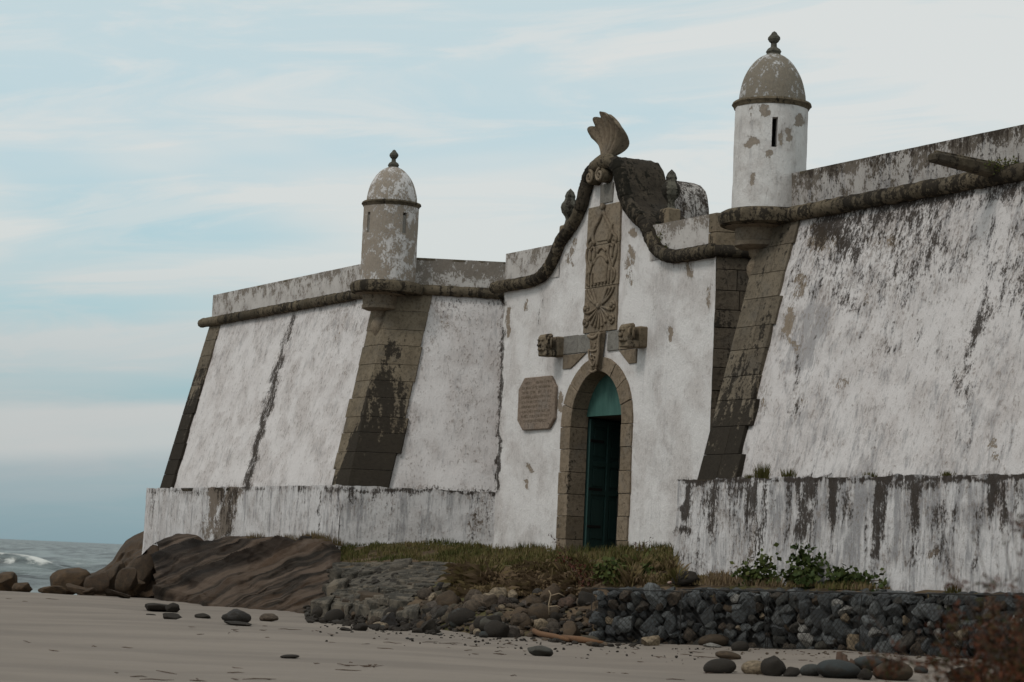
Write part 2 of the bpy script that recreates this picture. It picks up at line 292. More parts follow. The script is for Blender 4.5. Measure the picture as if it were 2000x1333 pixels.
t = NT('painted_rubble', .8, .2); n_ = t.noise(5, 3, .5); t.col(t.mix(t.rng(n_, .5, .54), (.42, .38, .34), (.32, .07, .04))); M['painted'] = t.m

# ------------------------------------------------------------------ FORTRESS (own frame: x along the facade, -y outwards, z up)
FORT = link('fortress', None, label='old whitewashed coastal fortress with battered walls, two domed sentry turrets and a gabled portal', cat='fortress')
FORT.location = O_; FORT.rotation_euler = (0, 0, -(math.pi/2-TH))
ZC, ZP, ZT = 7.9, 2.94, 8.70          # cordon, plinth top, parapet top
# where the photograph shows stains on the walls (x0,y0,x1,y1,half width,strength), surveyed on the wall surfaces
STD = [(573, 620, 548, 700, 7, 1.2), (548, 700, 520, 800, 9, 1.35), (520, 800, 482, 952, 8, 1.4), (590, 600, 690, 592, 16, .45), (705, 600, 700, 640, 14, .55), (850, 600, 975, 592, 16, .5), (845, 640, 830, 700, 22, .3),
       (983, 580, 972, 950, 4, 1.5), (1058, 560, 1054, 640, 4, .8), (1290, 520, 1350, 516, 14, .6), (1345, 520, 1342, 560, 6, .4), (1385, 560, 1378, 700, 7, .4), (1300, 630, 1305, 690, 4, .5),
       (1480, 480, 1460, 560, 12, .3), (1600, 450, 1990, 385, 26, .55), (1690, 480, 1990, 470, 60, .50), (1640, 560, 1760, 520, 45, .40), (1650, 470, 1668, 500, 14, .8), (1660, 590, 1640, 580, 16, .7), (1960, 470, 1990, 560, 40, .55), (1940, 600, 1905, 640, 16, .9), (1905, 640, 1890, 700, 10, .6),
       (1895, 700, 1890, 790, 14, .65), (1880, 730, 1870, 750, 16, .75), (1560, 690, 1552, 800, 5, .7), (1550, 810, 1560, 790, 12, .6), (1900, 780, 1890, 880, 6, .5), (1500, 760, 1485, 800, 10, .55), (1730, 680, 1700, 690, 12, .4), (1820, 720, 1850, 680, 12, .3), (1920, 640, 1930, 540, 9, .6), (1750, 400, 1900, 372, 14, .9), (1940, 380, 2000, 360, 26, 1.),
       # right plinth
       (1325, 939, 2060, 932, 5, 1.0), (1345, 955, 1335, 1010, 5, .5), (1400, 950, 1392, 1060, 8, .75), (1425, 950, 1418, 1010, 20, .5), (1470, 950, 1462, 1000, 10, .5), (1500, 960, 1490, 1060, 14, .45), (1545, 950, 1538, 1060, 6, .6), (1575, 950, 1565, 1040, 10, .6), (1625, 950, 1618, 1000, 12, .65), (1660, 950, 1658, 985, 7, .7), (1662, 1000, 1660, 1030, 9, .5),
       (1715, 950, 1708, 1080, 6, .7), (1735, 1020, 1730, 1080, 7, .5), (1790, 960, 1783, 1105, 9, .85), (1835, 1000, 1830, 1090, 20, .62), (1862, 1000, 1856, 1120, 12, .5), (1913, 990, 1905, 1110, 8, .7), (1745, 945, 1830, 950, 10, .7), (1960, 950, 1955, 1060, 6, .45), (1330, 990, 1345, 992, 5, .8), (1322, 1040, 1345, 1035, 7, .8), (1330, 1090, 1370, 1110, 20, .4), (1990, 940, 1985, 1060, 10, .4),
       # left plinth
       (287, 962, 640, 953, 5, .55), (640, 953, 968, 962, 6, .95), (436, 962, 428, 1050, 15, .72), (455, 960, 446, 1045, 8, 1.15), (300, 962, 296, 1050, 5, .5), (627, 960, 622, 1040, 3, .9), (665, 960, 655, 1040, 12, .5), (640, 970, 720, 980, 16, .4), (765, 970, 755, 1060, 6, .35), (935, 965, 925, 1050, 10, .5), (958, 965, 955, 1040, 4, .5)]
STT = [(415, 600, 700, 560, 20, .0), (1120, 470, 1115, 500, 8, .9), (1110, 495, 1118, 520, 7, .8), (1235, 480, 1228, 545, 8, .8), (1222, 490, 1235, 560, 6, .6), (1228, 530, 1233, 560, 5, .8), (995, 600, 990, 660, 4, .9), (1030, 590, 1028, 605, 7, .9), (1310, 645, 1306, 665, 5, 1.), (1345, 520, 1350, 535, 9, .8), (1278, 600, 1276, 615, 4, .8), (1035, 908, 1037, 920, 5, 1.), (1028, 938, 1030, 952, 4, 1.), (1094, 770, 1092, 800, 6, .9), (1236, 450, 1242, 455, 8, .9), (1385, 640, 1388, 560, 5, .6),
       (1600, 470, 1740, 478, 30, .55), (1590, 445, 1640, 480, 14, .7), (1565, 540, 1560, 580, 14, .8), (1545, 600, 1540, 650, 10, .75), (1535, 665, 1560, 680, 9, .7), (1560, 790, 1545, 800, 10, .6), (1570, 760, 1560, 790, 10, .6), (1870, 740, 1900, 720, 14, .5), (1940, 870, 1950, 890, 14, .75), (1985, 830, 1975, 870, 6, .6), (1630, 750, 1655, 745, 12, .5), (1715, 570, 1700, 600, 20, .3), (1490, 765, 1492, 790, 9, .7),
       (640, 640, 650, 680, 30, .3), (855, 660, 870, 640, 22, .3), (1480, 1000, 1465, 1110, 10, .6), (450, 965, 430, 1050, 20, .95), (420, 962, 408, 1040, 12, 1.), (940, 970, 925, 1050, 16, .45), (1815, 1085, 1825, 1080, 10, .9),
       (725, 400, 728, 520, 20, .35), (1500, 218, 1490, 212, 9, 1.), (1563, 230, 1560, 245, 7, 1.1), (1475, 275, 1462, 285, 8, 1.), (1540, 260, 1538, 270, 5, .9), (1505, 300, 1500, 308, 6, .9), (1472, 340, 1470, 350, 5, .9), (1525, 262, 1527, 280, 4, .9), (1470, 220, 1475, 212, 6, .7)]
STG = [(1590, 620, 1560, 700, 26, .9), (1575, 690, 1570, 710, 14, .9), (1900, 790, 1910, 820, 16, .7), (1290, 520, 1270, 760, 30, .55), (1300, 700, 1280, 1000, 22, .5), (1060, 560, 1050, 640, 10, .4), (1090, 700, 1095, 760, 30, .4), (1390, 1060, 1395, 1140, 16, .6), (1700, 950, 1700, 1100, 200, .25), (700, 990, 680, 1030, 30, .6), (780, 970, 770, 1050, 12, .4), (840, 970, 830, 1050, 10, .5), (1220, 1050, 1000, 1060, 12, .4)]
def stains(pts, tab):
    W = O_[None]+pts[:, :1]*U_+pts[:, 1:2]*V_+np.c_[np.zeros(len(pts)), np.zeros(len(pts)), pts[:, 2]]
    d = W-EYE; z = d@_fw; px = np.c_[1000+F*(d@_rt)/z, 666.5-F*(d@_up)/z]; r = np.zeros(len(pts))
    px = px+np.array([(6*nz(a, b, 0, .035)+3.5*nz(a, b, 5, .11), 9*nz(a, b, 9, .03)+4*nz(a, b, 3, .1)) for a, b in px])
    for x0, y0, x1, y1, hw, st in tab:
        a = np.array([x0, y0]); b = np.array([x1, y1])-a; t_ = np.clip(((px-a)@b)/(b@b+1e-9), 0, 1)
        dd = np.linalg.norm(px-a-t_[:, None]*b, axis=1); r = np.maximum(r, st*1.3*(1-sstep(dd, hw*.1, hw*1.9)))
    return r
def paint(o, base=(0, 0, 0)):
    n = len(o.data.vertices); c = np.empty(n*3, np.float32); o.data.vertices.foreach_get('co', c); p = c.reshape(-1, 3).astype(float)
    for nm, tab, b in (('dark', STD, base[0]), ('tan', STT, base[1]), ('grey', STG, base[2])): attr(o, nm, stains(p, tab)+b)
def zpaint(o, f):
    """extra weathering that depends on place on the wall: f(x,y,z)->(dark,tan,grey) arrays"""
    n = len(o.data.vertices); c = np.empty(n*3, np.float32); o.data.vertices.foreach_get('co', c); p = c.reshape(-1, 3)
    for nm, ad in zip(('dark', 'tan', 'grey'), f(p[:, 0], p[:, 1], p[:, 2])):
        a = o.data.attributes[nm]; v = np.empty(n, np.float32); a.data.foreach_get('value', v); a.data.foreach_set('value', (v+ad).astype(np.float32))
def wall(name, b0, b1, t0, t1, mat, parent=FORT, step=.07, amp=.03, seed=0., rag=0., **k):
    b0, b1, t0, t1 = map(np.array, (b0, b1, t0, t1)); nu = max(2, int(np.linalg.norm(b1-b0)/step)+1); nv = max(2, int(np.linalg.norm(t0-b0)/step)+1)
    nrm = np.cross(b1-b0, t0-b0); nrm = nrm/np.linalg.norm(nrm); vs = []
    for i in range(nu):
        u = i/(nu-1)
        for j in range(nv):
            v = j/(nv-1); p = (b0*(1-u)+b1*u)*(1-v)+(t0*(1-u)+t1*u)*v
            h = amp*(nz(*p, .9, seed)*.9+nz(*p, 2.7, seed)*.45+nz(*p, 7, seed)*.16)
            if rag and j == nv-1: p = p+np.array([0, 0, rag*fbm(*p, 3., 3, seed)])
            vs.append(p+nrm*h)
    o = mk(name, vs, gridfaces(nu, nv), mat, parent, True, **k); paint(o); return o
# ---- left bastion
LT = (-7.2, -1.75); LB = (-6.405, -3.05); zt = ZC-.1
fd = np.array([.447, .894])
wl = wall('bastion_wall', (-19.0, -3.08, ZP-.3), (LB[0], -3.08, ZP-.3), (-19.3, -1.72, zt), (LT[0], -1.72, zt), M['wall'], label='long white battered wall of the left bastion split by a black vertical streak')
zpaint(wl, lambda x, y, z: (sstep(z, 7.0, 7.8)*.18, sstep(z, 5.8, 7.5)*.10, sstep(z, 5.5, 7.8)*.3))
fe = lambda c, t_: (c[0]+fd[0]*t_, c[1]+fd[1]*t_)
a_ = fe(LB, -.03); b_ = fe(LB, 4.2); c_ = fe(LT, 0); d_ = fe(LT, 4.4)
wf = wall('bastion_wall', (*a_, ZP-.3), (*b_, ZP-.3), (*c_, zt), (*d_, zt), M['flank'], seed=4, label='short white battered flank between the left turret and the portal')
zpaint(wf, lambda x, y, z: (sstep(z, 7.1, 7.8)*.22, sstep(z, 6.5, 7.5)*.08, sstep(z, 5.5, 7.8)*.2))
# ---- right bastion
RT = (8.62, -1.75); RB = (8.68, -3.05); XR = 22.
wr_ = wall('bastion_wall', (RB[0], -3.06, ZP-.3), (XR, -3.06, ZP-.3), (RT[0], -1.73, zt), (XR, -1.73, zt), M['rbast'], seed=9, amp=.045, label='broad white battered wall of the right bastion blotched with black and brown lichen')
zpaint(wr_, lambda x, y, z: ((sstep(z, 4.2, 7.8)*.40+.10)*np.array([max(0, .75+2.2*nz(a, 0, c, .42, 6)) for a, c in zip(x, z)]), sstep(z, 5.0, 7.2)*.10, sstep(z, 4.6, 7.6)*.45))
wall('bastion_wall', (RB[0]-.02, 3., ZP-.3), (RB[0]-.02, -3.05, ZP-.3), (RT[0]-.02, 3., zt), (RT[0]-.02, -1.75, zt), M['quoin_dark'], seed=2, step=.3)
wall('bastion_wall', (-19.0, 8, 1.), (-19.0, -3.07, 1.), (-19.3, 8, zt), (-19.3, -1.75, zt), M['wall'], seed=2, step=.3)
# ---- plinths
PLc = (-6.25, -3.3)
pl = wall('plinth', (-19.55, -3.33, .6), (*(PLc[0], -3.33), .6), (-19.55, -3.3, ZP), (*PLc, ZP), M['plinth'], seed=6, rag=.03, label='low whitewashed plinth under the left bastion with brown water stains')
pe = (PLc[0]+fd[0]*4.1, PLc[1]+fd[1]*4.1)
pf = wall('plinth', (PLc[0]+.03, PLc[1]-.01, .6), (pe[0]+.03, pe[1], .6), (*PLc, ZP), (*pe, ZP), M['plinth'], seed=7, rag=.03, label='low grey streaked plinth under the left flank wall')
pr = wall('plinth', (8.33, -3.36, .4), (XR, -3.36, .4), (8.36, -3.3, ZP), (XR, -3.3, ZP), M['plinth'], seed=8, step=.05, amp=.04, rag=.05, label='low whitewashed plinth under the right bastion heavily streaked black')
for o in (pl, pf, pr): zpaint(o, lambda x, y, z: (sstep(z, 2.3, 2.94)*.18, x*0, sstep(z, 1.2, 2.9)*.3))
zpaint(pr, lambda x, y, z: (x*0+.10+sstep(z, 2.0, 2.9)*.08, x*0, x*0+.15)); zpaint(pl, lambda x, y, z: (x*0, sstep(z, 2.2, 2.9)*.2, x*0)); zpaint(pf, lambda x, y, z: (x*0+.03, x*0+.02, x*0+.2))
def streaky(k, amp, sd, z0, z1):
    def f(x, y, z):
        n1 = np.array([nz(a*1.0+b*.4, c*.10, sd, k)+.5*nz(a+b*.4, c*.2, sd, k*2.7) for a, b, c in zip(x, y, z)]); e_ = np.array([nz(a, 3, sd, k*.8) for a in x])
        return amp*sstep(n1, .02, .42)*sstep(z+.9*e_, z0, z1), x*0, .6*amp*sstep(-n1, .0, .4)
    return f
zpaint(pr, streaky(2.6, .95, 4., .5, 2.5)); zpaint(pr, streaky(6., .45, 9., 1.2, 2.8)); zpaint(pl, streaky(2.0, .50, 2., 1.6, 2.9)); zpaint(pf, streaky(2.0, .50, 7., 1.4, 2.9)); zpaint(pf, lambda x, y, z: (x*0, x*0, x*0-.35)); zpaint(wr_, streaky(1.1, .36, 5., 4.5, 8.0))
wall('plinth', (8.35, 0, .6), (8.35, -3.33, .6), (8.35, 0, ZP), (8.35, -3.3, ZP), M['plinth'], step=.2)
wall('plinth', (-19.55, 0, .3), (-19.55, -3.33, .3), (-19.55, 0, ZP), (-19.55, -3.3, ZP), M['plinth'], step=.2)
prism('plinth_ledge', [(-19.54, -3.29, ZP-.1), (PLc[0]-.01, -3.29, ZP-.1), (pe[0]-.3, pe[1]-.2, ZP-.1), (-8, 1, ZP-.1), (-19.5, 1, ZP-.1)], [(-19.54, -3.29, ZP-.012), (PLc[0]-.01, -3.29, ZP-.012), (pe[0]-.3, pe[1]-.2, ZP-.012), (-8, 1, ZP-.012), (-19.5, 1, ZP-.012)], M['mossy'], FORT, 0)
box('plinth_ledge', 8.37, XR, -3.28, 1, ZP-.1, ZP-.012, M['mossy'], FORT, 0)
# ---- quoin stones
def course_zs(h, z0=ZP-.02, z1=ZC-.12):
    n = round((z1-z0)/h); zs = [z0+(z1-z0)*i/n for i in range(n+1)]
    return [zs[0]]+[z+random.uniform(-.04, .04) for z in zs[1:-1]]+[zs[-1]]
def lerp2(a, b, t_): return (a[0]*(1-t_)+b[0]*t_, a[1]*(1-t_)+b[1]*t_)
def stoneobj(name, bot, top, mat, stain=0., parent=FORT, bev=.008, **k):
    o = prism(name, bot, top, mat, parent, bev, **k); o['stain'] = float(stain); return o
def tz(z): return (z-(ZP-.0))/(zt-ZP)
zs = course_zs(.43); g = .003
for i in range(len(zs)-1):
    for_poly = []
    wa = .95+random.uniform(-.06, .10); wb = 1.02+random.uniform(-.05, .08)
    for z in (zs[i]+g, zs[i+1]-g):
        c = lerp2(LB, LT, tz(z)); cA = (c[0]+.015, c[1]-.03)
        for_poly.append([(cA[0], cA[1], z), (cA[0]+fd[0]*wb+.015, cA[1]+fd[1]*wb, z), (c[0]+fd[0]*wb-.3, c[1]+fd[1]*wb+.2, z), (c[0]-wa, c[1]+.35, z), (c[0]-wa, cA[1], z)])
    stoneobj('quoin_stone', *for_poly, M['quoinL'], stain=random.uniform(-.15, .15), parent=wl)
for i in range(len(zs)-1):
    po = []; wa = .84+random.uniform(-.07, .07)
    for z in (zs[i]+g, zs[i+1]-g):
        x0 = -19.0-.3*tz(z)-.03; y0 = -3.08+1.36*tz(z)-.03; po.append([(x0, y0, z), (x0+wa, y0, z), (x0+wa, y0+.3, z), (x0, y0+.6, z)])
    stoneobj('quoin_stone', *po, M['quoin'], stain=(.8 if tz(zs[i]) < .7 else .3)+random.uniform(-.2, .1), parent=wl)
zs = course_zs(.47)
for i in range(len(zs)-1):
    wa = 1.15+random.uniform(-.1, .10); cuts = [0, random.choice([.42, .5, .6])*wa, wa] if random.random() < .6 else [0, wa]
    for q in range(len(cuts)-1):
        po = []
        for z in (zs[i]+g, zs[i+1]-g):
            c = lerp2(RB, RT, tz(z)); x0 = c[0]-.03+cuts[q]+(.008 if q else 0); x1 = c[0]-.03+cuts[q+1]; y0 = c[1]-.03-random.uniform(0, .008)
            po.append([(x0, y0, z), (x1, y0, z), (x1, y0+.3, z), (x0, y0+.5, z)])
        stoneobj('quoin_stone', *po, M['quoin'], stain=max(0, .5-tz(zs[i])*1.4)+random.uniform(-.1, .1), parent=wr_)
# ---- stone return between portal and right bastion
PR = (4.45, 0.); rd = np.array([.485, .875])
ret = link('return_wall', None, parent=FORT, label='bare brown ashlar return wall beside the portal')
zs = course_zs(.42, 1.3, 7.93)
for i in range(len(zs)-1):
    cuts = sorted([0., random.uniform(.35, .7), random.uniform(.95, 1.25), 2.2])
    for q in range(3):
        a = cuts[q]+.006; b = cuts[q+1]-.006; pr_ = random.uniform(0, .015); nn = np.array([rd[1], -rd[0]])
        P4 = [np.array(PR)+rd*a+nn*pr_, np.array(PR)+rd*b+nn*pr_, np.array(PR)+rd*b-nn*.3, np.array(PR)+rd*a-nn*.3]
        stoneobj('stone_block', [(*p, zs[i]+.006) for p in P4], [(*p, zs[i+1]-.006) for p in P4], M['quoin_dark'], random.uniform(-.1, .6), ret)
# ---- cordon (half-round string course)
cor = link('cordon', None, parent=FORT, label='dark half round string course under the parapets')
def seg_path(pts, ds=.15):
    P = [np.array(p, float) for p in pts]; out_ = [P[0]]
    for a, b in zip(P[:-1], P[1:]):
        n = max(1, int(np.linalg.norm(b-a)/ds)); out_ += [a+(b-a)*(i+1)/n for i in range(n)]
    return out_
def cordon(pts, r=.135, piece=1.3, mat=M['cordon'], parent=cor, name='cordon_stone', st=(0, .7), ds=.12):
    P = seg_path(pts, ds); i = 0
    tubes('cordon_core', [([tuple(q) for q in P], r*.9)], mat, parent, 8)
    while i < len(P)-1:
        n = max(3, int(piece/ds*random.uniform(.7, 1.3))); j = min(len(P)-1, i+n)
        if len(P)-1-j < 3: j = len(P)-1
        pa = [P[q]+np.array([0, 0, .008*random.uniform(-1, 1)]) for q in range(i, j+1)]; d0 = (pa[1]-pa[0])*.06; d1 = (pa[-1]-pa[-2])*.06; pa[0] = pa[0]+d0*.6; pa[-1] = pa[-1]-d1*.6
        rr = r*random.uniform(.97, 1.04); R = [rr*random.uniform(.96, 1.04) for _ in pa]; R[0] *= .97; R[-1] *= .97
        v, f = tube_data(pa, R, 10, jit=.05); o = mk(name, v, f, mat, parent, True); o['stain'] = random.uniform(*st); i = j
ycA = -1.80
cordon([(-19.85, ycA, ZC), (-7.9, ycA, ZC)])
cordon([(9.3, ycA, ZC), (XR, ycA, ZC)], st=(.3, .8), r=.145)
c0 = fe(LT, .5); c1 = fe(LT, 4.3); cordon([(c0[0]+.04, c0[1]-.02, ZC), (c1[0]+.04, c1[1]-.02, ZC)])
cordon([(PR[0]-.02, -.06, ZC), (PR[0]+rd[0]*2+.06, rd[1]*2-.02, ZC)], st=(.9, 1.2))
# ---- pediment profile
PF = [(4.45, 7.90), (3.3, 7.90), (2.75, 7.95), (2.35, 8.10), (2.05, 8.38), (1.78, 8.72), (1.45, 8.95), (1.12, 9.20), (.90, 9.50), (.76, 9.82), (.62, 10.08), (.42, 10.24), (.18, 10.31), (0, 10.33)]
PFx = np.array([p[0] for p in PF][::-1]); PFz = np.array([p[1] for p in PF][::-1])
# smooth curve
tt = np.arange(len(PF)); tf = np.linspace(0, len(PF)-1, 105)
def cr(vals):
    v = np.array(vals); o_ = []
    for t_ in tf:
        i = min(int(t_), len(v)-2); f = t_-i; p0 = v[max(i-1, 0)]; p1 = v[i]; p2 = v[i+1]; p3 = v[min(i+2, len(v)-1)]
        o_.append(.5*((2*p1)+(-p0+p2)*f+(2*p0-5*p1+4*p2-p3)*f*f+(-p0+3*p1-3*p2+p3)*f**3))
    return np.array(o_)
cx_, cz_ = cr([p[0] for p in PF]), cr([p[1] for p in PF])
right = [(x, z) for x, z in zip(cx_, cz_)]; left = [(-x*1.02-.03, z) for x, z in right]; PROF = left[:-1]+right[::-1]
por = link('portal', None, parent=FORT, label='white gabled portal with curved mossy coping over the green door')
pxs = np.array([p[0] for p in PROF]); pzs = np.array([p[1] for p in PROF]); od = np.argsort(pxs); pxs, pzs = pxs[od], pzs[od]
ztop = lambda x: float(np.interp(x, pxs, pzs))-.05
XC, HA, HB, ZS = -.05, 1.32, 1.4, 4.4
def zlow(x):
    d = abs(x-XC)
    return 1.2 if d >= HA-1e-6 else ZS+HB*math.sqrt(max(0, 1-(d/HA)**2))
vs = []; fs = []
for xa, xb, fl in ((-4.6, XC-HA, lambda x: 1.2), (XC-HA, XC+HA, lambda x: ZS if abs(x-XC) >= HA-1e-6 else zlow(x)), (XC+HA, 4.45, lambda x: 1.2)):
    xs = np.linspace(xa, xb, int((xb-xa)/.06)+2); nv = 120; off = len(vs)
    for x in xs:
        a, b = fl(x), ztop(x)
        for j in range(nv):
            z = a+(b-a)*j/(nv-1); vs.append((x, -.018*(nz(x, 0, z, 1.1)+.5*nz(x, 1, z, 3.3)+.3*nz(x, 2, z, 8)), z))
    fs += gridfaces(len(xs), nv, off)
pw = mk('portal_wall', vs, fs, M['portal'], FORT, True, label='smooth white portal wall around the arched doorway'); paint(pw)
zpaint(pw, lambda x, y, z: (x*0+sstep(-z, -1.75, -1.5)*.25, sstep(z, 8.0, 9.5)*.12+sstep(-x, 4.1, 4.6)*.15, sstep(-z, -2.6, -1.6)*.4+sstep(z, 7.2, 8)*.2))
wall('portal_side', (-4.6, 3, 1.2), (-4.6, 0, 1.2), (-4.6, 3, ZC), (-4.6, 0, ZC), M['portal'], step=.2, amp=.01)
# roll coping pieces on the curve
lc = [(x, -.09, z) for x, z in left if x > -4.95]; rc_ = [(x, -.09, z) for x, z in right]
cordon([(-4.98, -.09, 7.9)]+lc[:62], r=.15, piece=.75, mat=M['cordon'], st=(.3, 1.), ds=.1)
cordon(lc[61:-6], r=.175, piece=1.3, mat=M['mossy'], name='coping_stone', st=(-.4, .5), ds=.09)
cordon(rc_[:45], r=.15, piece=.75, mat=M['cordon'], st=(.5, 1.1), ds=.1); cordon(rc_[44:-6], r=.175, piece=1.3, mat=M['mossy'], name='coping_stone', st=(.5, 1.), ds=.09)
# pediment body
def extr(name, prof, y0, y1, mat, zb, nyy=8, jit=.02, up=.07, **k):
    vs = []; fs = []; n = len(prof)
    for j in range(nyy+1):
        y = y0+(y1-y0)*j/nyy
        for x, z in prof: vs.append((x+jit*nz(x, y, z, 4, 3), y, z+up+jit*1.5*nz(x, y, z, 5)))
    for j in range(nyy):
        for i in range(n-1): fs.append((j*n+i, j*n+i+1, (j+1)*n+i+1, (j+1)*n+i))
    o = mk(name, vs, fs, mat, FORT, True, **k); vb = []; fb = []
    for y in (y1,):
        b = [(x, y, z+up-.01) for x, z in prof]; c = [(x, y, zb) for x, z in prof]; off = len(vb); vb += b+c
        fb += [(off+i, off+i+1, off+n+i+1, off+n+i) for i in range(n-1)]
    mk(name+'_back', vb, fb, mat, o, False); return o
_P = np.array([p for p in PROF if abs(p[0]) < 2.75]); _T = np.gradient(_P, axis=0); _T /= np.linalg.norm(_T, axis=1)[:, None]; _N = np.c_[-_T[:, 1], _T[:, 0]]; body = [tuple(q) for q in _P+_N*.155]
extr('pediment_top', body, -.14, .98, M['mossy'], 8.0, up=0., jit=.04, label='black mossy curved top of the gable')
# rear shoulder
rp = [(-1.2, 8.2)]+[(-.1+1.1*math.copysign(abs(math.cos(a))**.75, math.cos(a)), 9.0+1.12*abs(math.sin(a))**.75) for a in [math.pi*(1-i_/22) for i_ in range(23)]]+[(1.08, 8.2)]
o = extr('rear_shoulder', rp, 1.2, 2.1, M['parapet'], 8.0, up=.0, label='whitewashed rounded shoulder behind the gable'); paint(o, (.75, 0, 0)); o.data.materials[0] = M['parapet2']
vb = [(x, 1.2, z) for x, z in rp]; mk('shoulder_face', vb, [tuple(range(len(vb)))], M['parapet'], o)
# ---- parapets
def parapet(x0, x1, y, mat, z0=ZC+.02, z1=ZT, th=.9, lab=None, seed=0., stp=.07):
    a = wall('parapet', (x0, y, z0), (x1, y, z0), (x0, y, z1), (x1, y, z1), mat, step=stp, seed=seed, amp=.02, label=lab)
    zpaint(a, lambda X, Y, Z: (sstep(Z, 8.45, 8.7)*.20, sstep(Z, 8.15, 8.65)*.38-.10, sstep(Z, 8.4, 8.7)*.1)); return a
def cap(pts, th=.9):
    prism('parapet_top', [(x, y, ZT-.06) for x, y in pts], [(x, y, ZT+.006) for x, y in pts], M['mossy'] if False else M['cordon'], FORT, .01)
p1 = parapet(-19.25, -7.2, -1.72, M['parapet'], lab='long weathered parapet of the left bastion', seed=3)
c0 = fe(LT, 0); c1 = fe(LT, 4.4)
p2 = wall('parapet', (*c0, ZC), (*c1, ZC), (*c0, ZT), (*c1, ZT), M['parapet'], seed=5, label='brown flaking parapet between the left turret and the portal')
zpaint(p2, lambda X, Y, Z: (sstep(Z, 8.5, 8.7)*.10, .18+sstep(Z, 8.1, 8.5)*.5, X*0))
p3 = parapet(-4.58, -2.0, -.02, M['parapet'], lab='short whitish parapet left of the gable', seed=6)
p4 = parapet(1.9, PR[0]-.28, -.02, M['parapet'], lab='short speckled parapet right of the gable', seed=7); zpaint(p4, lambda X, Y, Z: (X*0+.10, X*0, X*0))
p5 = parapet(RT[0]+.1, XR, -1.70, M['parapet2'], lab='dark lichen covered parapet of the right bastion', seed=8); zpaint(p5, lambda X, Y, Z: (sstep(X, 9.5, 15.)*.25+.10+sstep(Z, 8.35, 8.7)*.25, X*0+.10, X*0+.3))
for i, z in enumerate((ZC+.02, 8.3)):
    z2 = (8.29, ZT)[i]; stoneobj('quoin_stone', [(PR[0]-.27, -.04, z), (PR[0], -.04, z), (PR[0]+.75, 1.3, z), (PR[0]-.2, 1.3, z)], [(PR[0]-.27, -.04, z2), (PR[0], -.04, z2), (PR[0]+.75, 1.3, z2), (PR[0]-.2, 1.3, z2)], M['trim'], .35)
cap([(-19.25, -1.71), (-7.2, -1.71), (-7.2, -.9), (-19.25, -.9)]); cap([c0, c1, (c1[0]-.9, c1[1]+.2), (c0[0]-.9, c0[1]+.6)])
cap([(-4.57, -.01), (-2.0, -.01), (-2.0, .95), (-4.57, .95)]); cap([(1.9, -.01), (PR[0]-.28, -.01), (PR[0]-.28, .95), (1.9, .95)]); cap([(RT[0]+.1, -1.69), (XR, -1.69), (XR, -.8), (RT[0]+.1, -.8)])
wall('parapet_end', (-19.25, 0, ZC), (-19.25, -1.72, ZC), (-19.25, 0, ZT), (-19.25, -1.72, ZT), M['parapet'], step=.2)
box('parapet_end', RT[0]+.08, RT[0]+.3, -1.69, 1.2, ZC, ZT-.03, M['parapet2'], FORT)
box('rampart', -19.2, 4.4, 1.6, 9., 1.5, ZC+.2, M['passage'], FORT, 0); box('rampart', 8.7, XR, -1.2, 9., 1.5, ZC+.2, M['passage'], FORT, 0); box('rampart', 4.4, 8.7, 2.5, 9., 1.5, ZC+.2, M['passage'], FORT, 0)
box('inner_parapet', -14.5, -5.0, 4.5, 5.0, ZC, 8.93, M['parapet'], FORT, .05)
